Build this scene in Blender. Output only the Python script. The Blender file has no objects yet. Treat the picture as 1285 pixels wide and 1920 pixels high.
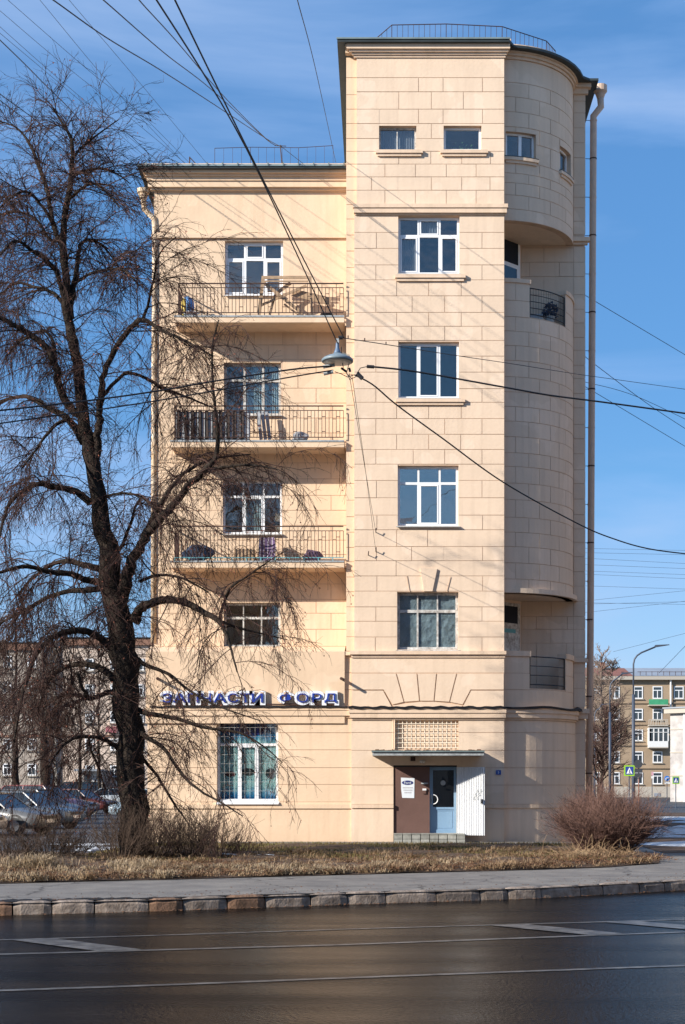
import bpy, bmesh, math, random
import numpy as np
from mathutils import Vector, Matrix
random.seed(7)
PI = math.pi
sc = bpy.context.scene
col = sc.collection

# ------------------------------------------------------------------ camera
F, CX, HY, CH = 2880.0, 717.0, 1470.0, 1.72      # focal length, principal column, horizon row (photo pixels), eye height
cam = bpy.data.cameras.new('camera')
cam.sensor_width = 36.0
cam.lens = 36.0*F/1920.0
cam.shift_x = -(CX-642.5)/1920.0
cam.shift_y = (HY-960.0)/1920.0
cam.clip_start = 0.1
cam.clip_end = 4000.0
camo = bpy.data.objects.new('camera', cam)
col.objects.link(camo)
camo.location = (0, 0, CH)
camo.rotation_euler = (math.radians(90), 0, 0)
sc.camera = camo

# ------------------------------------------------------------------ light
SUN_TRAVEL = Vector((1.67, 1.0, -0.90)).normalized()
elev = math.asin(-SUN_TRAVEL.z)
azim = math.atan2(-SUN_TRAVEL.x, -SUN_TRAVEL.y)      # direction of the sun, clockwise from +Y
world = bpy.data.worlds.new('World')
sc.world = world
world.use_nodes = True
wn = world.node_tree.nodes; wl = world.node_tree.links
wn.clear()
wo = wn.new('ShaderNodeOutputWorld'); bg = wn.new('ShaderNodeBackground')
sky = wn.new('ShaderNodeTexSky'); sky.sky_type = 'NISHITA'; sky.sun_disc = False
sky.sun_elevation = elev; sky.sun_rotation = azim
sky.altitude = 20; sky.air_density = 1.0; sky.dust_density = 0.1; sky.ozone_density = 3.0
tc = wn.new('ShaderNodeTexCoord'); mp = wn.new('ShaderNodeMapping')
mp.inputs['Scale'].default_value = (1.1, 1.1, 5.0); mp.inputs['Location'].default_value = (1.35, 0.9, 0.2)
nz = wn.new('ShaderNodeTexNoise'); nz.inputs['Scale'].default_value = 1.7; nz.inputs['Detail'].default_value = 7; nz.inputs['Roughness'].default_value = 0.52
nz.inputs['Distortion'].default_value = 0.6
cr = wn.new('ShaderNodeValToRGB'); cr.color_ramp.elements[0].position = 0.43; cr.color_ramp.elements[1].position = 0.64
cr.color_ramp.elements[0].color = (0.34, 0.34, 0.34, 1); cr.color_ramp.elements[1].color = (0.80, 0.80, 0.80, 1)
vc = wn.new('ShaderNodeValToRGB'); vc.color_ramp.elements[0].position = 0.42; vc.color_ramp.elements[1].position = 0.70
vc.color_ramp.elements[0].color = (0.17, 0.37, 0.76, 1); vc.color_ramp.elements[1].color = (0.37, 0.47, 0.66, 1)
vs = wn.new('ShaderNodeVectorMath'); vs.operation = 'SCALE'; vs.inputs['Scale'].default_value = 11.5
mx = wn.new('ShaderNodeMixRGB'); mx.inputs[2].default_value = (4.6, 6.6, 10.4, 1)
wl.new(tc.outputs['Generated'], mp.inputs['Vector']); wl.new(mp.outputs[0], nz.inputs['Vector'])
wl.new(nz.outputs['Fac'], cr.inputs[0]); wl.new(cr.outputs[0], mx.inputs[0])
hs = wn.new('ShaderNodeHueSaturation'); hs.inputs['Saturation'].default_value = 1.3; hs.inputs['Value'].default_value = 1.0
wl.new(sky.outputs[0], hs.inputs['Color']); wl.new(hs.outputs[0], mx.inputs[1]); wl.new(mx.outputs[0], bg.inputs['Color'])
wl.new(bg.outputs[0], wo.inputs['Surface'])
wl.new(nz.outputs['Fac'], vc.inputs[0]); wl.new(vc.outputs[0], vs.inputs[0]); wl.new(vs.outputs[0], mx.inputs[2])
bg.inputs['Strength'].default_value = 0.075
sl = bpy.data.lights.new('sun', 'SUN'); sl.energy = 4.7; sl.angle = math.radians(0.53); sl.color = (1.0, 0.93, 0.83)
so = bpy.data.objects.new('sun', sl); col.objects.link(so)
so.rotation_euler = SUN_TRAVEL.to_track_quat('-Z', 'Y').to_euler()
so.location = (-30, -20, 40)
sc.view_settings.view_transform = 'Standard'
sc.view_settings.look = 'None'
sc.view_settings.gamma = 1.0
sc.view_settings.exposure = 0.75
sc.view_settings.use_curve_mapping = False
sc.render.engine = 'CYCLES'
sc.cycles.max_bounces = 6
sc.cycles.transparent_max_bounces = 12
sc.cycles.use_denoising = True

# ------------------------------------------------------------------ materials
def mat(name, color, rough=0.8, spec=0.5, metal=0.0, noise=None, bump=None, rnd=0.0, coat=0.0):
    """noise: (scale, amount, second colour or None); bump: (scale, strength, distance)"""
    m = bpy.data.materials.new(name); m.use_nodes = True
    n = m.node_tree.nodes; l = m.node_tree.links
    b = n['Principled BSDF']
    b.inputs['Roughness'].default_value = rough
    b.inputs['Specular IOR Level'].default_value = spec
    b.inputs['Metallic'].default_value = metal
    b.inputs['Coat Weight'].default_value = coat
    c = (*color, 1.0)
    b.inputs['Base Color'].default_value = c
    last = None
    geo = None
    if noise or bump:
        geo = n.new('ShaderNodeNewGeometry')
    if noise:
        t = n.new('ShaderNodeTexNoise'); t.inputs['Scale'].default_value = noise[0]; t.inputs['Detail'].default_value = 6
        t.inputs['Roughness'].default_value = 0.62
        l.new(geo.outputs['Position'], t.inputs['Vector'])
        r = n.new('ShaderNodeValToRGB'); r.color_ramp.elements[0].position = 0.36; r.color_ramp.elements[1].position = 0.66
        c2 = noise[2] if len(noise) > 2 and noise[2] else tuple(x*(1-noise[1]) for x in color)
        r.color_ramp.elements[0].color = (*c2, 1); r.color_ramp.elements[1].color = c
        l.new(t.outputs['Fac'], r.inputs[0]); last = r.outputs[0]
    if rnd:
        oi = n.new('ShaderNodeObjectInfo'); mr = n.new('ShaderNodeMapRange')
        mr.inputs['To Min'].default_value = 1-rnd; mr.inputs['To Max'].default_value = 1+rnd
        l.new(oi.outputs['Random'], mr.inputs['Value'])
        mu = n.new('ShaderNodeVectorMath'); mu.operation = 'SCALE'
        if last: l.new(last, mu.inputs[0])
        else: mu.inputs[0].default_value = color
        l.new(mr.outputs[0], mu.inputs['Scale']); last = mu.outputs[0]
    if last: l.new(last, b.inputs['Base Color'])
    if bump:
        t2 = n.new('ShaderNodeTexNoise'); t2.inputs['Scale'].default_value = bump[0]; t2.inputs['Detail'].default_value = 5
        l.new(geo.outputs['Position'], t2.inputs['Vector'])
        bp = n.new('ShaderNodeBump'); bp.inputs['Strength'].default_value = bump[1]; bp.inputs['Distance'].default_value = bump[2]
        l.new(t2.outputs['Fac'], bp.inputs['Height']); l.new(bp.outputs[0], b.inputs['Normal'])
    return m

def streaked(name, color, dirt, rnd=0.02):
    """painted render: large soft blotches plus rain streaks and rising damp at the foot"""
    m = mat(name, color, rough=0.9, spec=0.2, noise=(0.6, 0.10), bump=(11, 0.35, 0.014), rnd=rnd)
    n = m.node_tree.nodes; l = m.node_tree.links; b = n['Principled BSDF']
    src = b.inputs['Base Color'].links[0].from_socket
    g = [x for x in n if x.type == 'NEW_GEOMETRY'][0]
    mp = n.new('ShaderNodeMapping'); mp.inputs['Scale'].default_value = (5.0, 5.0, 0.35)
    t = n.new('ShaderNodeTexNoise'); t.inputs['Scale'].default_value = 1.0; t.inputs['Detail'].default_value = 8
    l.new(g.outputs['Position'], mp.inputs[0]); l.new(mp.outputs[0], t.inputs['Vector'])
    r = n.new('ShaderNodeValToRGB'); r.color_ramp.elements[0].position = 0.49; r.color_ramp.elements[1].position = 0.78
    r.color_ramp.elements[0].color = (0, 0, 0, 1); r.color_ramp.elements[1].color = (0.55, 0.55, 0.55, 1)
    l.new(t.outputs['Fac'], r.inputs[0])
    # splash stains near the ground
    sp = n.new('ShaderNodeSeparateXYZ'); l.new(g.outputs['Position'], sp.inputs[0])
    mr = n.new('ShaderNodeMapRange'); mr.inputs['From Min'].default_value = 0.55; mr.inputs['From Max'].default_value = 0.0
    mr.inputs['To Min'].default_value = 0.0; mr.inputs['To Max'].default_value = 0.75
    l.new(sp.outputs['Z'], mr.inputs['Value'])
    t3 = n.new('ShaderNodeTexNoise'); t3.inputs['Scale'].default_value = 2.6; t3.inputs['Detail'].default_value = 5
    l.new(g.outputs['Position'], t3.inputs['Vector'])
    mm = n.new('ShaderNodeMath'); mm.operation = 'MULTIPLY'; l.new(mr.outputs[0], mm.inputs[0]); l.new(t3.outputs['Fac'], mm.inputs[1])
    ad = n.new('ShaderNodeMath'); ad.operation = 'ADD'; ad.use_clamp = True; l.new(r.outputs[0], ad.inputs[0]); l.new(mm.outputs[0], ad.inputs[1])
    t5 = n.new('ShaderNodeTexNoise'); t5.inputs['Scale'].default_value = 0.8; t5.inputs['Detail'].default_value = 3; t5.inputs['Roughness'].default_value = .4
    m5 = n.new('ShaderNodeMapping'); m5.inputs['Location'].default_value = (7.3, 1.1, 4.2); l.new(g.outputs['Position'], m5.inputs[0]); l.new(m5.outputs[0], t5.inputs['Vector'])
    r5 = n.new('ShaderNodeValToRGB'); r5.color_ramp.elements[0].position = 0.60; r5.color_ramp.elements[1].position = 0.615
    r5.color_ramp.elements[0].color = (0, 0, 0, 1); r5.color_ramp.elements[1].color = (0.45, 0.45, 0.45, 1); l.new(t5.outputs['Fac'], r5.inputs[0])
    x5 = n.new('ShaderNodeMixRGB'); x5.inputs[2].default_value = (min(1, color[0]*1.08), min(1, color[1]*1.10), min(1, color[2]*1.14), 1)
    l.new(r5.outputs[0], x5.inputs[0]); l.new(src, x5.inputs[1]); src = x5.outputs[0]
    x = n.new('ShaderNodeMixRGB'); x.inputs[2].default_value = (*dirt, 1)
    l.new(ad.outputs[0], x.inputs[0]); l.new(src, x.inputs[1]); l.new(x.outputs[0], b.inputs['Base Color'])
    return m

M = {}
M['paint'] = streaked('pale_buff_render', (0.755, 0.588, 0.440), (0.59, 0.45, 0.33))
M['paint_warm'] = streaked('warm_buff_render', (0.780, 0.582, 0.405), (0.62, 0.44, 0.295))
M['joint'] = mat('joint_render', (0.66, 0.48, 0.345), 0.95, 0.1, noise=(3, 0.2))
M['trim'] = streaked('cornice_render', (0.74, 0.56, 0.41), (0.50, 0.38, 0.26))
M['roof'] = mat('dark_roof_metal', (0.035, 0.045, 0.045), 0.5, 0.5, noise=(2, 0.4))
M['roof_edge'] = mat('grey_green_roof_flashing', (0.20, 0.26, 0.26), 0.45, 0.5, noise=(2, 0.3))
M['iron'] = mat('rusty_brown_iron', (0.075, 0.035, 0.026), 0.7, 0.4, noise=(9, 0.4))
M['iron_teal'] = mat('turquoise_painted_iron', (0.12, 0.36, 0.40), 0.6, 0.4)
M['white'] = mat('white_plastic_frame', (0.82, 0.83, 0.84), 0.35, 0.5)
M['oldwhite'] = mat('peeling_white_wood', (0.66, 0.66, 0.63), 0.8, 0.3, noise=(9, 0.0, (0.30, 0.27, 0.24)))
M['tin'] = mat('zinc_sill', (0.42, 0.45, 0.46), 0.5, 0.5, noise=(12, 0.35))
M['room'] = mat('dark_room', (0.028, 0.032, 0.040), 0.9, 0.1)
M['curtain'] = mat('pale_curtain', (0.58, 0.66, 0.64), 0.9, 0.2, noise=(5, 0.25))
M['sheet'] = mat('blue_grey_film', (0.50, 0.58, 0.60), 0.6, 0.3, noise=(3, 0.25), bump=(4, 1.0, 0.12))
M['blind'] = mat('grey_blind', (0.30, 0.30, 0.32), 0.8, 0.2)
M['pipe'] = mat('buff_painted_pipe', (0.60, 0.44, 0.33), 0.6, 0.4, noise=(5, 0.15))
M['pipe_l'] = mat('pale_cream_pipe', (0.74, 0.62, 0.47), 0.6, 0.4, noise=(6, 0.0, (0.55, 0.36, 0.20)))
M['brown'] = mat('brown_painted_panel', (0.150, 0.085, 0.070), 0.75, 0.3, noise=(1.4, 0.18), bump=(9, 0.3, 0.01))
M['bluedoor'] = mat('blue_grey_door_paint', (0.22, 0.36, 0.52), 0.45, 0.5, noise=(3, 0.08))
M['sheetmetal'] = mat('white_sheet_metal', (0.76, 0.77, 0.78), 0.5, 0.4, noise=(2.5, 0.06))
M['black'] = mat('black_plastic', (0.012, 0.012, 0.014), 0.5, 0.5)
M['cable'] = mat('black_cable', (0.016, 0.016, 0.02), 0.6, 0.4)
M['cable_thin'] = mat('thin_grey_wire', (0.05, 0.06, 0.08), 0.6, 0.4)
M['bark'] = mat('dark_lime_bark', (0.050, 0.038, 0.030), 0.95, 0.15, noise=(7, 0.0, (0.020, 0.016, 0.013)), bump=(22, 0.9, 0.05))
M['twig'] = mat('red_brown_twigs', (0.072, 0.040, 0.032), 0.9, 0.2, noise=(3, 0.3))
M['bud'] = mat('dry_seed_bracts', (0.20, 0.075, 0.050), 0.9, 0.2)
M['bush_red'] = mat('reddish_shrub_twigs', (0.17, 0.098, 0.078), 0.9, 0.2, noise=(2, 0.3))
M['bush_grey'] = mat('grey_brown_shrub_twigs', (0.085, 0.058, 0.043), 0.9, 0.2, noise=(2, 0.3))
M['straw'] = mat('dry_straw', (0.37, 0.26, 0.15), 0.9, 0.2, noise=(1.6, 0.0, (0.19, 0.115, 0.068)))
M['leaf'] = mat('dead_leaves', (0.17, 0.085, 0.045), 0.9, 0.2, noise=(5, 0.5))
M['snow'] = mat('old_snow', (0.62, 0.66, 0.70), 0.7, 0.3, noise=(3, 0.0, (0.42, 0.44, 0.46)), bump=(6, 0.6, 0.05))
M['granite'] = mat('grey_granite', (0.36, 0.29, 0.235), 0.75, 0.4, noise=(7, 0.0, (0.17, 0.13, 0.10)), bump=(30, 0.5, 0.02), rnd=0.15)
M['granite_red'] = mat('rust_brown_granite', (0.29, 0.165, 0.10), 0.75, 0.4, noise=(7, 0.0, (0.12, 0.07, 0.04)), bump=(30, 0.5, 0.02), rnd=0.15)
M['marking'] = mat('worn_white_road_paint', (0.17, 0.160, 0.148), 0.42, 0.3, noise=(5, 0.0, (0.045, 0.042, 0.040)), bump=(40, .5, .01))

def ground_mat(name, c1, c2, rough, rough2, scale, spec=0.5, bump=(60, 0.3, 0.01), cracks=0):
    m = mat(name, c1, rough, spec, noise=(scale, 0, c2), bump=bump)
    n = m.node_tree.nodes; l = m.node_tree.links; b = n['Principled BSDF']
    g = [x for x in n if x.type == 'NEW_GEOMETRY'][0]
    t = n.new('ShaderNodeTexNoise'); t.inputs['Scale'].default_value = 0.45; t.inputs['Detail'].default_value = 6
    mpn = n.new('ShaderNodeMapping'); mpn.inputs['Rotation'].default_value = (0, 0, math.radians(-24)); mpn.inputs['Scale'].default_value = (0.35, 2.2, 1)
    l.new(g.outputs['Position'], mpn.inputs[0]); l.new(mpn.outputs[0], t.inputs['Vector'])
    mr = n.new('ShaderNodeMapRange'); mr.inputs['From Min'].default_value = 0.35; mr.inputs['From Max'].default_value = 0.65
    mr.inputs['To Min'].default_value = rough; mr.inputs['To Max'].default_value = rough2
    l.new(t.outputs['Fac'], mr.inputs['Value']); l.new(mr.outputs[0], b.inputs['Roughness'])
    # fine grain in the colour
    t2 = n.new('ShaderNodeTexNoise'); t2.inputs['Scale'].default_value = 70; t2.inputs['Detail'].default_value = 2
    l.new(g.outputs['Position'], t2.inputs['Vector'])
    r2 = n.new('ShaderNodeMapRange'); r2.inputs['From Min'].default_value = 0.3; r2.inputs['From Max'].default_value = 0.7
    r2.inputs['To Min'].default_value = 0.65; r2.inputs['To Max'].default_value = 1.35
    l.new(t2.outputs['Fac'], r2.inputs['Value'])
    src = b.inputs['Base Color'].links[0].from_socket
    mu = n.new('ShaderNodeVectorMath'); mu.operation = 'SCALE'
    l.new(src, mu.inputs[0]); l.new(r2.outputs[0], mu.inputs['Scale']); l.new(mu.outputs[0], b.inputs['Base Color'])
    if cracks:
        v = n.new('ShaderNodeTexVoronoi'); v.feature = 'DISTANCE_TO_EDGE'; v.inputs['Scale'].default_value = cracks
        dn = n.new('ShaderNodeTexNoise'); dn.inputs['Scale'].default_value = 1.5; dn.inputs['Detail'].default_value = 6
        l.new(g.outputs['Position'], dn.inputs['Vector'])
        vm = n.new('ShaderNodeVectorMath'); vm.operation = 'MULTIPLY_ADD'; vm.inputs[1].default_value = (1.2, 1.2, 0)
        l.new(dn.outputs['Color'], vm.inputs[0]); l.new(g.outputs['Position'], vm.inputs[2]); l.new(vm.outputs[0], v.inputs['Vector'])
        rr = n.new('ShaderNodeValToRGB'); rr.color_ramp.elements[0].position = 0.0; rr.color_ramp.elements[1].position = 0.012
        rr.color_ramp.elements[0].color = (0.3, 0.3, 0.3, 1); rr.color_ramp.elements[1].color = (1, 1, 1, 1)
        l.new(v.outputs['Distance'], rr.inputs[0])
        m3 = n.new('ShaderNodeMixRGB'); m3.blend_type = 'MULTIPLY'; m3.inputs[0].default_value = 1
        l.new(mu.outputs[0], m3.inputs[1]); l.new(rr.outputs[0], m3.inputs[2]); l.new(m3.outputs[0], b.inputs['Base Color'])
    return m
M['road'] = ground_mat('shaded_damp_asphalt', (0.011, 0.0085, 0.007), (0.005, 0.0042, 0.004), 0.16, 0.32, 0.8, 0.16, bump=(26, 0.7, 0.014))  # damp asphalt, base colour darkened further in place of cast shade
M['walk'] = ground_mat('worn_grey_asphalt', (0.235, 0.215, 0.190), (0.150, 0.138, 0.128), 0.75, 0.9, 1.3, 0.3, cracks=0.30)
M['lot'] = ground_mat('old_asphalt', (0.075, 0.073, 0.072), (0.045, 0.045, 0.046), 0.5, 0.85, 0.35, 0.4)
M['soil'] = ground_mat('dark_soil', (0.15, 0.10, 0.068), (0.065, 0.042, 0.030), 0.9, 0.95, 1.5, 0.2, bump=(12, 0.8, 0.05))
M['dirt'] = ground_mat('black_wet_dirt', (0.022, 0.018, 0.015), (0.012, 0.010, 0.009), 0.6, 0.9, 3.0, 0.3, bump=(20, 0.9, 0.04))

M['road'].node_tree.nodes['Principled BSDF'].inputs['IOR'].default_value = 1.16
def glass(name, tint=(0.80, 0.84, 0.86), refl=1.0, minr=0.10, c=(0.80, 0.90, 1.0)):
    m = bpy.data.materials.new(name); m.use_nodes = True
    n = m.node_tree.nodes; l = m.node_tree.links; n.clear()
    o = n.new('ShaderNodeOutputMaterial'); mixs = n.new('ShaderNodeMixShader')
    tr = n.new('ShaderNodeBsdfTransparent'); tr.inputs[0].default_value = (*tint, 1)
    gl = n.new('ShaderNodeBsdfGlossy'); gl.inputs['Roughness'].default_value = 0.02; gl.inputs[0].default_value = (*c, 1)
    lw = n.new('ShaderNodeLayerWeight'); lw.inputs['Blend'].default_value = 0.5
    pw = n.new('ShaderNodeMath'); pw.operation = 'POWER'; pw.inputs[1].default_value = 4.0; l.new(lw.outputs['Facing'], pw.inputs[0])
    ma = n.new('ShaderNodeMath'); ma.operation = 'MAXIMUM'; ma.inputs[1].default_value = minr
    g = n.new('ShaderNodeNewGeometry'); t = n.new('ShaderNodeTexNoise'); t.inputs['Scale'].default_value = 1.3
    bp = n.new('ShaderNodeBump'); bp.inputs['Strength'].default_value = 0.12; bp.inputs['Distance'].default_value = 0.05
    l.new(g.outputs['Position'], t.inputs[0]); l.new(t.outputs['Fac'], bp.inputs['Height']); l.new(bp.outputs[0], gl.inputs['Normal'])
    l.new(pw.outputs[0], ma.inputs[0]); l.new(ma.outputs[0], mixs.inputs[0])
    l.new(tr.outputs[0], mixs.inputs[1]); l.new(gl.outputs[0], mixs.inputs[2]); l.new(mixs.outputs[0], o.inputs[0])
    return m
M['glass'] = glass('window_glass', minr=0.15, c=(.92, .80, .72))
M['glass_hi'] = glass('bright_window_glass', minr=0.36, c=(0.95, 0.82, 0.72))
M['glass_far'] = mat('far_window_glass', (0.035, 0.045, 0.055), 0.08, 0.8)

# ------------------------------------------------------------------ mesh helpers
class MB:
    def __init__(s): s.v = []; s.f = []
    def quad(s, a, b, c, d):
        i = len(s.v); s.v += [a, b, c, d]; s.f.append((i, i+1, i+2, i+3)); return s
    def poly(s, pts):
        i = len(s.v); s.v += [tuple(p) for p in pts]; s.f.append(tuple(range(i, i+len(pts)))); return s
    def box(s, x0, x1, y0, y1, z0, z1):
        i = len(s.v)
        s.v += [(x0,y0,z0),(x1,y0,z0),(x1,y1,z0),(x0,y1,z0),(x0,y0,z1),(x1,y0,z1),(x1,y1,z1),(x0,y1,z1)]
        s.f += [(i,i+3,i+2,i+1),(i+4,i+5,i+6,i+7),(i,i+1,i+5,i+4),(i+1,i+2,i+6,i+5),(i+2,i+3,i+7,i+6),(i+3,i,i+4,i+7)]
        return s
    def prism(s, pts, vec):
        """closed prism: polygon pts swept by vec"""
        n = len(pts); i = len(s.v); v = Vector(vec)
        s.v += [tuple(p) for p in pts] + [tuple(Vector(p)+v) for p in pts]
        s.f.append(tuple(range(i, i+n))); s.f.append(tuple(range(i+2*n-1, i+n-1, -1)))
        for k in range(n):
            j = (k+1) % n; s.f.append((i+k, i+k+n, i+j+n, i+j))
        return s
    def tube(s, pts, rad, sides=6, cap=True):
        P = [Vector(p) for p in pts]; n = len(P)
        if not hasattr(rad, '__len__'): rad = [rad]*n
        i0 = len(s.v); up = None
        for k in range(n):
            d = (P[min(k+1, n-1)]-P[max(k-1, 0)])
            if d.length < 1e-9: d = Vector((0, 0, 1))
            d.normalize()
            if up is None:
                up = d.orthogonal().normalized()
            else:
                up = up - d*up.dot(d)
                up = up.normalized() if up.length > 1e-6 else d.orthogonal().normalized()
            w = d.cross(up)
            for q in range(sides):
                a = 2*PI*q/sides
                p = P[k] + (up*math.cos(a)+w*math.sin(a))*rad[k]
                s.v.append((p.x, p.y, p.z))
        for k in range(n-1):
            for q in range(sides):
                q2 = (q+1) % sides
                a = i0+k*sides
                s.f.append((a+q, a+q2, a+sides+q2, a+sides+q))
        if cap:
            s.f.append(tuple(range(i0+sides-1, i0-1, -1)))
            s.f.append(tuple(range(i0+(n-1)*sides, i0+n*sides)))
        return s
    def lathe(s, c, prof, sides=24, axis='z'):
        """prof = [(radius, height)]"""
        i0 = len(s.v)
        for r, h in prof:
            for q in range(sides):
                a = 2*PI*q/sides
                if axis == 'z': s.v.append((c[0]+r*math.cos(a), c[1]+r*math.sin(a), c[2]+h))
                elif axis == 'y': s.v.append((c[0]+r*math.cos(a), c[1]+h, c[2]+r*math.sin(a)))
                else: s.v.append((c[0]+h, c[1]+r*math.cos(a), c[2]+r*math.sin(a)))
        for k in range(len(prof)-1):
            for q in range(sides):
                q2 = (q+1) % sides; a = i0+k*sides
                s.f.append((a+q, a+q2, a+sides+q2, a+sides+q))
        s.f.append(tuple(range(i0+sides-1, i0-1, -1)))
        s.f.append(tuple(range(i0+(len(prof)-1)*sides, i0+len(prof)*sides)))
        return s
    def build(s, name, m, parent=None, smooth=False, **props):
        me = bpy.data.meshes.new(name); me.from_pydata(s.v, [], s.f)
        me.materials.append(M[m] if isinstance(m, str) else m)
        if smooth: me.polygons.foreach_set('use_smooth', [True]*len(me.polygons))
        me.update()
        o = bpy.data.objects.new(name, me); col.objects.link(o)
        if parent is not None:
            o.parent = parent
            pw = Vector((0, 0, 0)); q = parent
            if q.get('_loc') is not None: pw = Vector(q['_loc'])
            me.transform(Matrix.Translation(-pw))
            o['_loc'] = tuple(pw)
        for k, v in props.items(): o[k] = v
        return o

def thing(name, loc, label, cat, group=None):
    """an Empty at the thing's base; parts are given in world coordinates and stored relative to it"""
    o = bpy.data.objects.new(name, None); col.objects.link(o)
    o.location = loc; o['_loc'] = tuple(loc); o['label'] = label; o['category'] = cat
    if group: o['group'] = group
    return o
def tag(o, label, cat, group=None):
    o['label'] = label; o['category'] = cat
    if group: o['group'] = group
    return o
def struct(o): o['kind'] = 'structure'; return o
def stuff(o): o['kind'] = 'stuff'; return o

def PX(px, D): return (px-CX)/F*D
def PZ(py, D): return CH+(HY-py)/F*D
def PT(px, py, D): return Vector((PX(px, D), D, PZ(py, D)))
def GD(py, h=CH): return F*h/(py-HY)          # distance of a ground point seen at row py

def lerp(tab, x):
    if x <= tab[0][0]: a, b = tab[0], tab[1]
    elif x >= tab[-1][0]: a, b = tab[-2], tab[-1]
    else:
        for a, b in zip(tab, tab[1:]):
            if a[0] <= x <= b[0]: break
    t = (x-a[0])/(b[0]-a[0]); return a[1]+(b[1]-a[1])*t

# text as mesh
_txt = {}
def text_mesh(body, size, extrude, offset=0.0, spacing=1.0):
    cu = bpy.data.curves.new('lettering', 'FONT'); cu.body = body; cu.size = size; cu.extrude = extrude
    cu.offset = offset; cu.space_character = spacing; cu.resolution_u = 6
    o = bpy.data.objects.new('lettering_src', cu); col.objects.link(o)
    bpy.context.view_layer.update()
    dg = bpy.context.evaluated_depsgraph_get()
    me = bpy.data.meshes.new_from_object(o.evaluated_get(dg))
    bpy.data.objects.remove(o)
    return me

# ------------------------------------------------------------------ GROUND, ROAD, PAVEMENT
KERB = [(-900, 1716), (-200, 1697), (0, 1693), (300, 1686), (640, 1675), (820, 1670), (1010, 1664), (1285, 1650), (1500, 1641), (2200, 1622)]
ZR = -0.18
def kerb_pt(px, off=0.0, z=0.0):
    D = GD(lerp(KERB, px)); x = PX(px, D)
    return Vector((x, D+off, z))
kp = [kerb_pt(px) for px in (-900, -500, -200, 0, 150, 300, 470, 640, 820, 1010, 1285, 1500, 1800, 2200)]
left_far = kp[0] + (kp[0]-kp[1]).normalized()*70
right_far = kp[-1] + (kp[-1]-kp[-2]).normalized()*120
kline = [left_far]+kp+[right_far]

struct(MB().quad((-1500, -600, -0.45), (1500, -600, -0.45), (1500, 2500, -0.45), (-1500, 2500, -0.45)).build('ground', 'lot'))
mb = MB()
for a, b in zip(kline, kline[1:]):
    mb.quad((a.x, a.y, -0.012), (b.x, b.y, -0.012), (b.x+0.0, 480, -0.012), (a.x+0.0, 480, -0.012))
struct(mb.build('terrain', 'lot'))
mb = MB()
for a, b in zip(kline, kline[1:]):
    mb.quad((a.x, a.y+0.05, ZR), (b.x, b.y+0.05, ZR), (b.x+6, b.y-60, ZR), (a.x+6, a.y-60, ZR))
struct(mb.build('road', 'road'))

def strip_on_road(tab, w, name, z):
    """thin painted line: tab = [(px,row)] on the road plane"""
    m = MB(); pts = []
    for px, py in tab:
        D = F*(CH-ZR)/(py-HY); pts.append(Vector((PX(px, D), D, z)))
    for a, b in zip(pts, pts[1:]):
        d = (b-a).normalized(); nn = Vector((-d.y, d.x, 0))*w/2
        m.quad(tuple(a-nn), tuple(b-nn), tuple(b+nn), tuple(a+nn))
    return struct(m.build(name, 'marking'))
A = [(-500, 1776.5), (0, 1763), (320, 1753.5), (640, 1743), (1285, 1724.5), (1900, 1707)]
B = [(-500, 1804), (0, 1790), (320, 1781), (640, 1772), (1285, 1748), (1900, 1727)]
C = [(-500, 1877), (0, 1858), (320, 1847), (640, 1834.5), (1285, 1811), (1900, 1789)]
strip_on_road(A, 0.10, 'lane_line', ZR+0.005)
strip_on_road(B, 0.13, 'lane_line', ZR+0.005)
strip_on_road(C, 0.11, 'lane_line', ZR+0.005)
for (xa, ya), (xb, yb), w in (((62, 1762), (225, 1783), 0.27), ((955, 1735), (1140, 1753), 0.27), ((1168, 1729), (1350, 1745), 0.27), ((-330, 1771), (-190, 1794), 0.27)):
    m = MB(); D1 = F*(CH-ZR)/(ya-HY); D2 = F*(CH-ZR)/(yb-HY)
    a = Vector((PX(xa, D1), D1, ZR+0.009)); b = Vector((PX(xb, D2), D2, ZR+0.009))
    u = (Vector((0.91, 0.33, 0))).normalized()*w/2*1.9
    m.quad(tuple(a-u), tuple(a+u), tuple(b+u), tuple(b-u)); struct(m.build('hatching_stripe', 'marking'))

# pavement slab between kerb and grass
WALK = [(-900, 1680), (-200, 1662), (0, 1657), (300, 1650), (640, 1641), (820, 1636), (1010, 1631), (1130, 1627), (1285, 1616), (1500, 1609), (2200, 1590)]
cols_ = [-900, -500, -200, 0, 150, 300, 470, 640, 820, 1010, 1130, 1285, 1500, 1800, 2200]
m = MB()
for a, b in zip(cols_, cols_[1:]):
    k1 = kerb_pt(a, 0.15); k2 = kerb_pt(b, 0.15)
    Da = GD(lerp(WALK, a)); Db = GD(lerp(WALK, b))
    m.prism([(k1.x, k1.y, 0.0), (k2.x, k2.y, 0.0), (PX(b, Db), Db, 0.0), (PX(a, Da), Da, 0.0)], (0, 0, -0.1))
# asphalt turning back along the right end of the building
m.prism([(PX(1215, 33.2), 33.2, -0.002), (12.0, 33.8, -0.002), (15, 60, -0.002), (9.2, 60, -0.002), (7.2, 40, -0.002)], (0, 0, -0.1))
walk = struct(m.build('pavement', 'walk'))
# broken dirt edge behind the kerb on the left
m = MB(); rr = random.Random(3)
pp = [kerb_pt(px, 0.10, 0.004) for px in range(-200, 900, 12)]
w_ = []
for i, p in enumerate(pp):
    t = i/len(pp); base = 0.62*(1-t)**1.2
    w_.append(max(0.02, base*(0.55+0.9*rr.random())))
for i in range(len(pp)-1):
    a, b = pp[i], pp[i+1]
    m.quad((a.x, a.y, .004), (b.x, b.y, .004), (b.x, b.y+w_[i+1], .004), (a.x, a.y+w_[i], .004))
struct(m.build('dirt_verge', 'dirt'))

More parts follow.
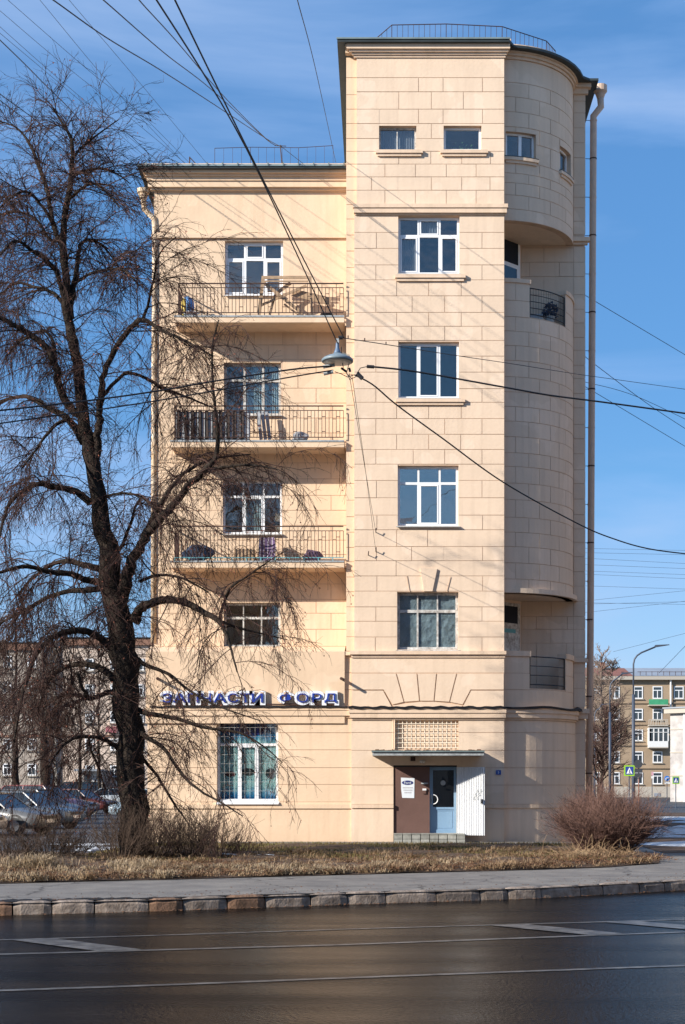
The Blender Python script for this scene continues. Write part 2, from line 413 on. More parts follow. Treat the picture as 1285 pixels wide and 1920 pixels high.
# kerb stones, one by one
joints = [-620, -560, -505, -440, -370, -300, -230, -165, -110, -50, 24, 98, 178, 280, 344, 427, 498, 584, 652, 725, 819, 901, 954, 1016, 1090, 1132, 1200, 1247, 1310, 1380, 1440, 1520, 1600, 1700]
reds = {24, 344, 498, -50}
kroot = struct(bpy.data.objects.new('kerb', None)); col.objects.link(kroot); kroot['_loc'] = (0.0, 0.0, 0.0)
def kerb_stone(p, q, m_):
    a = kerb_pt(p); b = kerb_pt(q); d = (b-a).normalized(); nn = Vector((-d.y, d.x, 0))
    a = a+d*0.010; b = b-d*0.010
    j = lambda s: Vector((random.uniform(-s, s), random.uniform(-s, s), random.uniform(-s, s)))
    bm = bmesh.new(); n = 5; rows = []
    prof = [(-0.02, ZR-0.05), (-0.004, -0.06), (0.012, -0.025), (0.045, 0.003), (0.15, 0.008), (0.17, -0.06)]
    dz = random.uniform(-0.007, 0.010); dn = random.uniform(-0.008, 0.008)
    for k in range(n+1):
        t = k/n; c = a.lerp(b, t); e = 0.02 if k in (0, n) else 0
        rows.append([bm.verts.new(c+nn*(o_+dn+(e if o_ < 0.1 else 0))+Vector((0, 0, z_+(dz if z_ > -0.1 else 0)-(e*0.8 if z_ > -0.1 else 0)))+j(0.0025)) for o_, z_ in prof])
    for k in range(n):
        for i in range(len(prof)-1):
            bm.faces.new((rows[k][i], rows[k+1][i], rows[k+1][i+1], rows[k][i+1]))
    bm.faces.new(rows[0]); bm.faces.new(rows[-1][::-1])
    bmesh.ops.recalc_face_normals(bm, faces=bm.faces)
    me = bpy.data.meshes.new('kerb_stone'); bm.to_mesh(me); bm.free(); me.materials.append(M[m_])
    o = bpy.data.objects.new('kerb_stone', me); col.objects.link(o); o.parent = kroot
for p, q in zip(joints, joints[1:]):
    kerb_stone(p, q, 'granite_red' if q in reds else 'granite')
mm_ = MB()
for (p0, p1) in ((-900, -620), (1700, 2200)):
    a = kerb_pt(p0); b = kerb_pt(p1); mm_.prism([(a.x, a.y, ZR), (b.x, b.y, ZR), (b.x, b.y+.15, ZR), (a.x, a.y+.15, ZR)], (0, 0, 0.18))
stuff(mm_.build('kerb_stone_run', 'granite', kroot))

# grass strip soil, slightly humped
def verge_front(x):
    # distance of the pavement's rear edge at world x
    lo = 0
    best = None
    for px in range(-900, 1300, 10):
        D = GD(lerp(WALK, px)); X = PX(px, D)
        if X >= x: return D
    return 32.0
rr = random.Random(11)
m = MB(); xs = [-16+0.35*i for i in range(0, 64)]; NYR = 22
def rear_edge(x): return 43.6 if x > -6.2 else 38.6+0.4*math.sin(x*2)
grid = []
hum = lambda x, y: 0.035*math.sin(x*1.3+y*0.7)+0.025*math.sin(x*3.1-y*1.9)+0.02*math.sin(x*6.3+y*4.1)
for x in xs:
    if x > 6.25: break
    f = verge_front(x)+0.03*math.sin(x*5)+0.06*math.sin(x*2.2); r_ = rear_edge(x)
    if x > 4.6: r_ = 43.6-(x-4.6)*3.4
    row = []
    for k in range(NYR+1):
        t = k/NYR; y = f+(r_-f)*t
        edge = min(1, t*8, (1-t)*8)
        row.append((x, y, 0.012+edge*(0.05+hum(x, y))))
    grid.append(row)
for a, b in zip(grid, grid[1:]):
    for k in range(NYR): m.quad(a[k], b[k], b[k+1], a[k+1])
struct(m.build('grass_verge', 'soil', smooth=True))
# paved apron at the foot of the wall
m = MB(); m.box(-6.95, 5.9, 43.62, 44.99, -0.1, 0.03); struct(m.build('path', 'walk'))

# ------------------------------------------------------------------ THE CORNER BUILDING
DT, DL, DP = 45.0, 46.0, 47.5      # tower front, recessed left wall, rear pilaster
BLD = thing('apartment_building', (0, 50, 0), 'tall buff rendered corner apartment house with rounded bay and stacked balconies', 'building')
def empty_part(name, parent=BLD, label=None):
    o = bpy.data.objects.new(name, None); col.objects.link(o); o.parent = parent; o['_loc'] = tuple(parent['_loc'])
    if label: o['label'] = label
    return o
class Flat:
    def __init__(s, D): s.D = D; s.n = 1
    def __call__(s, u, z, d): return (u, s.D-d, z)
    def seg(s, u0, u1): return 1
class Arc:
    def __init__(s, cx, cy, r): s.c = (cx, cy); s.r = r
    def __call__(s, u, z, d):
        a = u/s.r; return (s.c[0]+(s.r+d)*math.sin(a), s.c[1]-(s.r+d)*math.cos(a), z)
    def seg(s, u0, u1): return max(1, int(abs(u1-u0)/0.22+0.5))
    def u(s, px):
        lo, hi = -0.1, PI/2
        for _ in range(50):
            mid = (lo+hi)/2; x = s.c[0]+s.r*math.sin(mid); y = s.c[1]-s.r*math.cos(mid)
            if CX+F*x/y < px: lo = mid
            else: hi = mid
        return lo*s.r
def slab(m, W, u0, u1, z0, z1, d0, d1):
    """box on a wall map W between offsets d0 (inner) and d1 (outer)"""
    n = W.seg(u0, u1); i = len(m.v)
    for k in range(n+1):
        u = u0+(u1-u0)*k/n
        m.v += [W(u, z0, d0), W(u, z0, d1), W(u, z1, d1), W(u, z1, d0)]
    for k in range(n):
        a = i+4*k; b = a+4
        m.f += [(a+1, b+1, b+2, a+2), (a+2, b+2, b+3, a+3), (a+3, b+3, b, a), (a, b, b+1, a+1)]
    e = i+4*n
    m.f += [(i, i+1, i+2, i+3), (e+3, e+2, e+1, e)]
    return m
def backing(m, W, u0, u1, z0, z1, openings, depth=0.30):
    us = sorted({u0, u1}|{min(max(o[0], u0), u1) for o in openings}|{min(max(o[1], u0), u1) for o in openings})
    zs = sorted({z0, z1}|{min(max(o[2], z0), z1) for o in openings}|{min(max(o[3], z0), z1) for o in openings})
    for a, b in zip(us, us[1:]):
        run = None
        for c, d in list(zip(zs, zs[1:]))+[(None, None)]:
            hole = c is None or any(o[0]-1e-4 <= a and b <= o[1]+1e-4 and o[2]-1e-4 <= c and d <= o[3]+1e-4 for o in openings)
            if hole:
                if run: slab(m, W, a, b, run[0], run[1], -depth, 0.0); run = None
            else:
                run = (run[0], d) if run else (c, d)
    return m
GAP, PROUD = 0.0085, 0.013
rb = random.Random(5)
loose = {}
def blocks(W, rows, u0, u1, openings, parent, m_, single=True):
    """rows = [(z_top, z_bottom, [joint u])]; each block is cut around the openings"""
    for zt, zb, js in rows:
        cuts = [u0]+[j for j in js if u0+0.08 < j < u1-0.08]+[u1]
        for a, b in zip(cuts, cuts[1:]):
            rects = [(a, b, zb, zt)]
            for o in openings:
                new = []
                for (p, q, s, t) in rects:
                    if o[1] <= p or o[0] >= q or o[3] <= s or o[2] >= t: new.append((p, q, s, t)); continue
                    if o[0] > p: new.append((p, o[0], s, t))
                    if o[1] < q: new.append((o[1], q, s, t))
                    pp_, qq_ = max(p, o[0]), min(q, o[1])
                    if o[2] > s: new.append((pp_, qq_, s, o[2]))
                    if o[3] < t: new.append((pp_, qq_, o[3], t))
                rects = new
            for (p, q, s, t) in rects:
                if q-p < 0.06 or t-s < 0.05: continue
                e = lambda v, lim: 0 if any(abs(v-x) < 1e-4 for x in lim) else GAP
                ul = [o[0] for o in openings]+[o[1] for o in openings]; zl = [o[2] for o in openings]+[o[3] for o in openings]
                mbk = MB(); pr = PROUD+rb.uniform(-0.003, 0.004)
                slab(mbk, W, p+(0 if abs(p-u0) < 1e-6 else e(p, ul)), q-(0 if abs(q-u1) < 1e-6 else e(q, ul)), s+e(s, zl), t-e(t, zl), 0.0, pr)
                if single: mbk.build('stone_block', m_, parent)
                else:
                    g = loose.setdefault((parent, m_), MB()); off = len(g.v); g.v += mbk.v; g.f += [tuple(i+off for i in f) for f in mbk.f]
def flush_loose():
    for (parent, m_), g in loose.items():
        stuff(g.build('stone_block_run', m_, parent))

X = lambda px, D=DT: PX(px, D)
Z = lambda py, D=DT: PZ(py, D)
# --- tower front rows (photo rows -> heights)
def mkrows(D, lst, fx=None):
    out = []
    for y0, y1, js in lst: out.append((PZ(y0, D), PZ(y1, D), [(fx(j) if fx else PX(j, D)) for j in js]))
    return out
T_UP = [(109,146,[]),(146,172.5,[711,785,831,905]),(172.5,205,[748,809,869]),(205,232,[711,785,831,905]),(232,260,[809]),(260,284,[]),
        (284,308,[748,808,866,920]),(308,332,[722,779,837,893]),(332,357,[697,746,809,866,919]),(357,384,[722,779,837,893])]
T_MID = [(403,436,[]),(436,466,[706,904]),(466,497,[]),(497,525,[705,904]),(525,555,[744,804,865]),(555,586,[705,773,834,904]),(586,612,[744,804,865]),
         (612,638.5,[705,772,834,904]),(638.5,668,[]),(668,698,[705,904]),(698,729,[]),(729,754.5,[705,904]),(754.5,785,[744,804,865]),(785,814.5,[705,774,834,904]),
         (814.5,843,[744,804,864]),(843,870.5,[705,775,834,904]),(870.5,901,[]),(901,933.5,[706,904]),(933.5,966,[]),(966,993.5,[707,905]),(993.5,1025,[744,802,862]),
         (1025,1051.5,[706,772,832,905]),(1051.5,1080,[743,862]),(1080,1108.5,[707,905]),(1108.5,1138,[]),(1138,1165,[705,904]),(1165,1194.5,[]),(1194.5,1221,[704,904])]
T_LOW = [(1232,1262,[])]
T_GND = [(1350,1373.6,[]),(1373.6,1407,[]),(1407,1439.6,[]),(1439.6,1472,[]),(1472,1508,[])]
def op(x0, x1, y0, y1, D=DT): return (PX(x0, D), PX(x1, D), PZ(y1, D), PZ(y0, D))
OPT = [op(711,781,236,281), op(832,903,236,281), op(747,862,405,513), op(747,861,641,746), op(746,860,873,986), op(745,860,1110,1218),
       op(741,860,1350,1405), op(738,857,1435,1569)]
W = Flat(DT)
wall_t = empty_part('wall')
XL_up, XL_mid, XL_low, XR = X(669), X(664.5), X(659), X(945.5)
mb = MB()
backing(mb, W, XL_up, XR, Z(386), Z(88), OPT)
backing(mb, W, XL_mid, XR, Z(1226), Z(386), OPT)
backing(mb, W, XL_low, XR, -0.1, Z(1226), OPT)
mb.build('wall_core', 'joint', wall_t)
blocks(W, mkrows(DT, T_UP), XL_up, XR, OPT, wall_t, 'paint')
blocks(W, mkrows(DT, T_MID), XL_mid, XR, OPT, wall_t, 'paint')
blocks(W, mkrows(DT, T_LOW+T_GND), XL_low, XR, OPT, wall_t, 'paint')
# plinth zone
for (a, b) in ((659, 738), (857, 945.5)):
    mb = MB(); slab(mb, W, X(a), X(b), 0.0, Z(1515), 0.0, 0.035); mb.build('plinth', 'paint', wall_t)
    mb = MB(); slab(mb, W, X(a), X(b)+(0.05 if b > 900 else 0), Z(1515), Z(1508), 0.0, 0.075); mb.build('plinth_moulding', 'trim', wall_t)
# voussoirs over the door storey and the keystone over the old window
def poly_block(pts, D=DT, pr=PROUD, parent=wall_t, m_='paint', gap=GAP):
    c = Vector((sum(p[0] for p in pts)/len(pts), sum(p[1] for p in pts)/len(pts)))
    P = [Vector((PX(p[0], D), PZ(p[1], D))) for p in pts]; n = len(P); out = []
    area = sum(P[i].x*P[(i+1) % n].y-P[(i+1) % n].x*P[i].y for i in range(n))
    sgn = 1 if area > 0 else -1
    for i in range(n):
        a, b, c2 = P[i-1], P[i], P[(i+1) % n]
        n1 = Vector((-(b-a).y, (b-a).x)).normalized()*sgn; n2 = Vector((-(c2-b).y, (c2-b).x)).normalized()*sgn
        k = (n1+n2); k = k/(max(0.3, 1+n1.dot(n2)))
        q = b+k*gap; out.append((q.x, D-pr, q.y))
    MB().prism(out, (0, pr, 0)).build('stone_block', m_, parent)
for pts in ([(659,1262),(743,1262),(758,1317),(736,1322),(719,1294),(659,1294)], [(659,1294),(719,1294),(737,1327.5),(659,1327.5)],
            [(743,1262),(782,1262),(787,1315),(758,1317)], [(782,1262),(819,1262),(814,1315),(787,1315)], [(819,1262),(857,1262),(843,1317),(814,1315)],
            [(857,1262),(945.5,1262),(945.5,1294),(883,1294),(868,1322),(843,1317)], [(883,1294),(945.5,1294),(945.5,1327.5),(866,1327.5)],
            [(736,1322),(787,1315),(814,1315),(868,1322),(866,1327.5),(739,1327.5)]):
    poly_block(pts, pr=0.036, gap=0.016)
poly_block([(788,1065),(820,1067),(811,1109),(795,1109)], pr=0.07, gap=0.0)
for a in (((763,1080),(768,1109)),((845,1082),(838,1109))):
    MB().prism([(X(a[0][0]-.7), DT-.030, Z(a[0][1])), (X(a[0][0]+.7), DT-.030, Z(a[0][1])), (X(a[1][0]+.7), DT-.030, Z(a[1][1])), (X(a[1][0]-.7), DT-.030, Z(a[1][1]))], (0, .01, 0)).build('joint', 'joint', wall_t)

def band(W_, u0, u1, y0, y1, d, m_='trim', D=DT, name='string_course', parent=None, inner=-0.02):
    mb = MB(); slab(mb, W_, u0, u1, PZ(y1, D), PZ(y0, D), inner, d); return mb.build(name, m_, parent or wall_t)
# tower string courses
band(W, X(662), X(952), 385, 392, 0.14); band(W, X(664), X(950), 392, 401, 0.11); band(W, X(666), X(947.5), 401, 404, 0.05)
band(W, X(656), X(949), 1221, 1227.5, 0.12); band(W, X(659), X(947), 1227.5, 1233, 0.055)
band(W, X(654), X(949), 1329, 1337, 0.14); band(W, X(656), X(948), 1337, 1346, 0.11); band(W, X(659), X(946.5), 1346, 1350, 0.05)
# tower cornice: stepped cove
for i, (y0, y1, d) in enumerate(((80, 86, 0.24), (86, 97, 0.21), (97, 101, 0.15), (101, 105, 0.09), (105, 109, 0.05))):
    band(W, X(669)-d*1.3-0.02, X(945.5)+d*0.75, y0, y1, d, name='cornice')

# --- strip between the wings
Ws = Flat(DT+0.14)
strip = empty_part('wall')
SL, SR = PX(649.5, DT+0.14), XL_up+0.02
mb = MB(); backing(mb, Ws, PX(649.5, 45.14), XL_up+0.3, Z(1226), Z(105), [], 0.9); mb.build('wall_core', 'joint', strip)
rows = [(a, b, []) for a, b, _ in mkrows(45.14, [(108, 146, []), (146, 178, []), (178, 205, []), (205, 232, []), (232, 260, []), (260, 284, []), (284, 308, []), (308, 332, []), (332, 357, []), (357, 384, []), (384, 411, []), (411, 441, []), (441, 471, []), (471, 502, []), (502, 530, []), (530, 559, []), (559, 589, []), (589, 615, []), (615, 643, []), (643, 673, []), (673, 703, []), (703, 733, []), (733, 760, []), (760, 788, []), (788, 816.5, []), (816.5, 846, []), (846, 876, []), (876, 906.7, []), (906.7, 938, []), (938, 969, []), (969, 998, []), (998, 1026.6, []), (1026.6, 1053.5, []), (1053.5, 1082, []), (1082, 1109.6, []), (1109.6, 1138, []), (1138, 1165, []), (1165, 1194, []), (1194, 1221, [])])]
blocks(Ws, rows, SL, SR, [], strip, 'paint_warm', single=False)
# cornice return on the strip
for (y0, y1, d) in ((82, 92, 0.30), (92, 100, 0.18)):
    band(Ws, X(648), X(662), y0, y1, d, 'paint_warm', name='cornice', parent=strip)

# --- left wing, upper storeys (recessed) and ground storey (flush)
wall_l = empty_part('wall')
WL = Flat(DL)
OPL = [op(422,531,452,553,DL), op(420,527,680,778,DL), op(418,529,901,1001,DL), op(420,526,1130,1213,DL)]
UL, UR = PX(289, DL), PX(652, DL)
mb = MB(); backing(mb, WL, UL, UR, PZ(1214, DL), PZ(318, DL), OPL); mb.build('wall_core', 'joint', wall_l)
mb = MB()
# smooth plastered top storey
for (p, q, s, t) in ((289, 652, 452, 318), (289, 422, 612, 452), (531, 652, 612, 452), (422, 531, 612, 553)):
    slab(mb, WL, PX(p, DL), PX(q, DL), PZ(s, DL), PZ(t, DL), 0.0, PROUD)
mb.build('plastered_wall', 'paint_warm', wall_l)
LJA, LJB = [301, 358, 415, 477, 530.5, 593], [330, 388, 443.5, 504, 559, 621]
ly = [612, 647, 674, 700, 728, 756, 784, 812, 840, 868, 898, 929, 957, 985, 1013, 1040, 1067, 1095, 1124, 1150, 1180, 1212]
rows = mkrows(DL, [(a, b, LJA if i % 2 == 0 else LJB) for i, (a, b) in enumerate(zip(ly, ly[1:]))])
blocks(WL, rows, UL, UR, OPL, wall_l, 'paint_warm')
for i, (y0, y1, d) in enumerate(((317, 322, 0.42), (322, 333, 0.38), (333, 337, 0.30), (337, 344, 0.24), (344, 355, 0.20), (355, 359, 0.12), (359, 361, 0.05))):
    band(WL, UL-d*0.75, UR, y0, y1, d, 'paint_warm', DL, 'cornice', wall_l)
band(WL, UL-0.05, UR, 437, 440, 0.06, 'paint_warm', DL, parent=wall_l); band(WL, UL-0.07, UR, 440, 447.5, 0.085, 'paint_warm', DL, parent=wall_l)
# ground storey
Wg = Flat(DT+0.06); DG = DT+0.06
GL, GR = PX(277, DG), PX(659.5, DG)
OPG = [op(407, 522, 1348, 1508, DG)]
mb = MB(); backing(mb, Wg, GL, GR, -0.1, PZ(1228, DG), OPG); mb.build('wall_core', 'joint', wall_l)
blocks(Wg, mkrows(DG, [(1228,1261.5,[]),(1261.5,1293,[]),(1293,1327,[]),(1346,1374,[]),(1374,1406,[]),(1406,1439.5,[]),(1439.5,1471,[]),(1471,1503.5,[])]), GL, GR, OPG, wall_l, 'paint_warm')
mb = MB(); slab(mb, Wg, GL-0.02, GR, 0.0, PZ(1518, DG), 0.0, 0.035); mb.build('plinth', 'paint_warm', wall_l)
for a, b in ((277, 407), (522, 659)):
    band(Wg, PX(a, DG)-0.0, PX(b, DG), 1503.5, 1508, 0.03, 'paint_warm', DG, parent=wall_l)
band(Wg, GL-0.03, GR, 1508, 1516, 0.07, 'paint_warm', DG, parent=wall_l)
band(Wg, GL-0.07, GR-0.02, 1327, 1332, 0.13, 'paint_warm', DG, parent=wall_l); band(Wg, GL-0.05, GR-0.02, 1332, 1342, 0.11, 'paint_warm', DG, parent=wall_l); band(Wg, GL-0.03, GR-0.02, 1342, 1346, 0.05, 'paint_warm', DG, parent=wall_l)
band(Wg, GL-0.04, GR-0.02, 1222, 1229, 0.09, 'paint_warm', DG, parent=wall_l)
# sloping shelf over the ground storey
mb = MB(); mb.prism([(GL-.04, 44.95, PZ(1222, 45)), (GL-.04, DL, PZ(1212, DL)), (GL-.04, DL, 3.5), (GL-.04, 44.99, 3.5)], (PX(648, DL)-GL+.04, 0, 0)); mb.build('ledge', 'paint_warm', wall_l)
# main bodies
ZTOP = PZ(78, 44.68)
body = empty_part('wall')
MB().box(UL, PX(652, DL), DL+0.9, 62, -0.1, PZ(318, DL)-.02).build('wall_core', 'paint_warm', body)
MB().box(UL, UL+0.3, DL+0.3, DL+0.9, -0.1, PZ(318, DL)-.02).build('wall_core', 'paint_warm', body)
MB().box(X(648), 3.50, DT+1.3, 62, -0.1, ZTOP-.02).build('wall_core', 'paint_warm', body)
MB().box(3.50, 6.26, DP+0.3, 62, -0.1, ZTOP-.02).build('wall_core', 'paint', body)
MB().box(XR-0.3, XR, DT+0.3, DT+1.3, -0.1, Z(90)).build('wall_core', 'paint', body)

# --- rounded bay
BC = (3.48, 47.78); BR = 2.43
WB = Arc(BC[0], BC[1], BR); bu = WB.u
U0, U1 = 0.02, bu(1076)
zb = lambda y: PZ(y, 45.38)
bay = empty_part('wall')
UW = [(bu(948.5), bu(1005), zb(294), zb(247)), (bu(1050), bu(1070), zb(298), zb(251))]
ZA, ZB_, ZC, ZD = zb(1290), zb(1229), 7.36, 15.55
ZE, ZF = 16.53, 18.36
uA, uB = bu(993), bu(1060)
mb = MB()
for (a, b, s, t, o) in ((U0, U1, -0.1, ZA, []), (U0, uA, ZA, ZB_, []), (uB, U1, ZA, ZB_, []), (U0, U1, ZC, ZD, []), (U0, uA, ZD, ZE, []), (uB, U1, ZD, ZE, []), (U0, U1, ZF, zb(100), UW)):
    backing(mb, WB, a, b, s, t, o, 0.22)
mb.build('wall_core', 'joint', bay)
JA, JB = [bu(967), bu(1011.5), bu(1048)], [bu(991.5), bu(1031.8), bu(1060.5)]
def brow(lst, start=0): return [(zb(a), zb(b), (JA if (i+start) % 2 == 0 else JB)) for i, (a, b) in enumerate(zip(lst, lst[1:]))]
up = [(zb(112), zb(155), [])]+brow([155, 182, 210, 238, 266, 303, 325, 343, 366, 392], 1)
blocks(WB, up, U0, U1, UW, bay, 'paint')
blocks(WB, [(zb(392), ZF, [])], U0, U1, [], bay, 'paint')
HOLE1 = [(uA, uB, ZD, ZE)]
blocks(WB, [(ZE-.0, zb(563.5), [JA[0]]), (zb(563.5), zb(594), []), (zb(594), zb(621), [JA[0], JA[1], JA[2]])]+brow([621, 648, 676, 706.7, 735, 762.5, 790, 819, 849, 875, 906, 937, 970, 998, 1025, 1055.5, 1085.6], 1)+[(zb(1085.6), 7.50, JB)], U0, U1, HOLE1, bay, 'paint')
HOLE2 = [(uA, uB, ZA, ZB_)]
WB2 = Arc(BC[0], BC[1], BR+.07); K2 = (BR+.07)/BR
blocks(WB, [(ZB_-.02, zb(1262), []), (zb(1262), zb(1293), []), (zb(1293), zb(1328), [])], U0, U1, HOLE2, bay, 'paint')
blocks(WB2, [(zb(1350), zb(1373.6), []), (zb(1373.6), zb(1407), []), (zb(1407), zb(1439.6), []), (zb(1439.6), zb(1472), []), (zb(1472), zb(1508), [])], U0*K2, U1*K2, [], bay, 'paint')
mb = MB(); slab(mb, WB, U0, U1, 0, zb(1349), -.01, 0.07); mb.build('wall_core', 'joint', bay); mb = MB(); slab(mb, WB, U0, U1, 0, zb(1515), 0, 0.11); mb.build('plinth', 'paint', bay)
def bband(u0, u1, y0, y1, d, name='string_course'):
    mb = MB(); slab(mb, WB, u0, u1, zb(y1), zb(y0), -0.02, d); mb.build(name, 'trim', bay)
bband(U0, U1, 1508, 1515, 0.14)
bband(U0, U1, 1329, 1337, 0.20); bband(U0, U1, 1337, 1346, 0.17); bband(U0, U1, 1346, 1350, 0.12)
for (y0, y1, d) in ((89, 98, 0.22), (98, 102, 0.17), (102, 107, 0.12), (107, 112, 0.06)): bband(U0, U1+0.05, y0, y1, d, 'cornice')
# parapet caps and lip of the bay floor
mb = MB(); slab(mb, WB, U0, uA+.03, ZE-.0, ZE+.12, -0.26, 0.05); mb.build('parapet_cap', 'trim', bay)
mb = MB(); slab(mb, WB, uB-.02, U1, ZE-.0, ZE+.12, -0.26, 0.05); mb.build('parapet_cap', 'trim', bay)
mb = MB(); slab(mb, WB, U0, uA+.03, ZB_-.02, ZB_+.14, -0.26, 0.05); mb.build('parapet_cap', 'trim', bay)
mb = MB(); slab(mb, WB, uB-.02, U1, ZB_-.02, ZB_+.14, -0.26, 0.05); mb.build('parapet_cap', 'trim', bay)
def disc(z0, z1, d=0.0, name='floor_slab', m_='paint', u1=None):
    mb = MB(); n = 20; arc = []
    for k in range(n+1):
        u = (u1 or BR*PI/2)*k/n; arc.append(WB(u, z0, d))
    pts = arc+[(BC[0]+BR+d if d == 0 else arc[-1][0], DP+.28, z0), (3.50, DP+.28, z0)]
    mb.prism(pts, (0, 0, z1-z0)); return mb.build(name, m_, bay)
disc(7.36, 7.50, 0.13); disc(18.36, 18.55, -0.22); disc(15.42, 15.55, -0.23); disc(4.42, 4.57, -0.23)
# inner walls of the two loggias: back wall and splayed door wall
WP = Flat(DP)
rearw = empty_part('wall')
for s_, t_ in ((4.4, 7.4), (15.4, 18.4)): mb = MB(); backing(mb, WP, 4.28, PX(1074, DP), s_, t_, []); mb.build('wall_core', 'joint', rearw)
lr = [(ZF, PZ(465, DP), []), (PZ(465, DP), PZ(492, DP), [PX(1020, DP), PX(1077, DP)]), (PZ(492, DP), PZ(519, DP), [PX(993, DP), PX(1049, DP)]), (PZ(519, DP), PZ(553, DP), [PX(1020, DP), PX(1075, DP)]), (PZ(553, DP), 15.6, [])]
blocks(WP, lr, 4.30, 5.91, [], rearw, 'paint', single=False)
lr = [(7.36, PZ(1156, DP), [PX(1034, DP)]), (PZ(1156, DP), PZ(1180, DP), [PX(1006, DP), PX(1064, DP)]), (PZ(1180, DP), PZ(1206, DP), [PX(1033, DP)]), (PZ(1206, DP), 4.6, [PX(1006, DP), PX(1062, DP)])]
blocks(WP, lr, 4.30, 5.91, [], rearw, 'paint', single=False)
def splay(z0, z1):
    a, b = Vector((3.52, 46.72, 0)), Vector((4.30, DP, 0)); mb = MB()
    mb.prism([(a.x, a.y, z0), (b.x, b.y, z0), (b.x, b.y+.4, z0), (a.x-.02, a.y+.9, z0)], (0, 0, z1-z0)); mb.build('wall_core', 'paint', rearw)
    return a, b
# pilaster at the far right
mb = MB(); backing(mb, WP, PX(1074, DP), 6.26, 0, PZ(154, DP), []); mb.build('wall_core', 'joint', rearw)
prs = [176, 190, 212, 240, 268, 296, 347, 370, 390, 415, 440]
pl = [(PZ(a, DP), PZ(b, DP), []) for a, b in zip(prs, prs[1:])]
pl2 = [462, 492, 519, 553, 580, 606, 633, 657, 685, 710, 738, 765, 796, 823, 851, 881, 907, 936, 965, 992, 1017, 1044, 1072, 1099, 1128, 1156, 1180, 1206, 1232, 1262, 1291, 1326]
pl += [(PZ(a, DP), PZ(b, DP), []) for a, b in zip(pl2, pl2[1:])]
pl += [(PZ(a, DP), PZ(b, DP), []) for a, b in zip([1349, 1375, 1407, 1440, 1473, 1508, 1575], [1375, 1407, 1440, 1473, 1508, 1575, 1579])]
blocks(WP, pl, PX(1076.3, DP), 6.28, [], rearw, 'paint', single=False)
for (y0, y1, d) in ((447, 455, .16), (455, 460, .08), (1236, 1242, .10), (1329, 1338, .14), (1338, 1348, .09), (153, 168, .20), (168, 178, .10)):
    band(WP, PX(1075, DP)-.02, 6.28+d*.8, y0, y1, d, 'trim', DP, parent=rearw)
flush_loose()

# --- roofs
def eave(pts, z0, th, name, m_, parent=BLD):
    return MB().prism([(x, y, z0) for x, y in pts], (0, 0, th)).build(name, m_, parent)
ZT = PZ(78, 44.68)
arcp = [(BC[0]+(BR+.36)*math.sin(a), BC[1]-(BR+.36)*math.cos(a)) for a in [math.radians(8+i*8.2) for i in range(9)]]
tp = [(-1.31, 44.68), (3.70, 44.68)]+arcp+[(6.36, 47.15), (6.64, 47.15), (6.64, 62.2), (-1.31, 62.2)]
rt = eave(tp, ZT, 0.07, 'roof', 'roof')
eave([(x*1.0+(0.0), y) for x, y in [(-1.33, 44.65), (3.72, 44.65), (3.72, 44.69), (-1.33, 44.69)]], ZT+.0705, 0.045, 'roof_edge', 'roof_edge', rt)
MB().prism([(-1.2, 48.5, ZT+.072), (-1.2, 62, ZT+.072), (-1.2, 55, ZT+.8)], (7.6, 0, 0)).build('roof_slope', 'roof_edge', rt)
ZL = PZ(315, 45.5)
rl = eave([(-7.25, 45.5), (PX(649, 45.5), 45.5), (PX(649, 45.5), 62.2), (-7.25, 62.2)], ZL, 0.05, 'roof', 'roof')
MB().prism([(-7.27, 45.47, ZL+.052), (-7.27, 45.56, ZL+.14), (-7.22, 62, ZL+.6), (-7.22, 62, ZL+.052)], (6.1, 0, 0)).build('roof_slope', 'roof_edge', rl)
mb = MB()
for i in range(14): x = -7.0+i*0.45; mb.box(x, x+.03, 45.465, 45.60, ZL+.05, ZL+.165)
mb.build('roof_seam', 'roof_edge', rl)
# sagging cable bundle under the tower eave
mb = MB(); pts = [(X(660)+i*(X(945)-X(660))/40, 44.74, Z(82)-.03-.045*abs(math.sin(i*0.47))) for i in range(41)]
mb.tube(pts, 0.016, 5); mb.build('loose_cable', 'cable', BLD)
# roof railings
def rail_path(pts, base, name, step=0.16, m_='iron', r=0.012):
    mb = MB(); mb.tube(pts, r*1.2, 5)
    for a, b, ba, bb in zip(pts, pts[1:], base, base[1:]):
        L = (Vector(b)-Vector(a)).length; n = max(1, int(L/step))
        for k in range(n+1):
            t = k/n; p = Vector(a).lerp(Vector(b), t); q = Vector(ba).lerp(Vector(bb), t)
            mb.tube([p, q], r*(1.2 if k == 0 else .7), 4, False)
    return mb.build(name, m_, BLD)
tops = [PT(707, 71, 45.6), PT(735, 47, 45.6), PT(837, 45, 45.6), PT(942, 50, 45.6), PT(1025, 77, 46.6), PT(1042, 96, 47.6)]
rail_path(tops, [(p.x, p.y+.15, ZT+.1) for p in tops], 'roof_railing')
tops = [PT(403, 278, 47.6), PT(470, 276, 47.6), PT(560, 277, 47.6), PT(625, 273, 47.6)]
rail_path(tops, [(p.x, p.y, ZL+.1) for p in tops], 'roof_railing', 0.23, r=.008)
mb = MB(); mb.tube([PT(356, 311, 46.2), PT(356, 294, 46.2)], .02, 5); mb.tube([PT(357, 296, 46.2), PT(369, 309, 46.2)], .015, 5); mb.build('roof_bracket', 'iron', BLD)

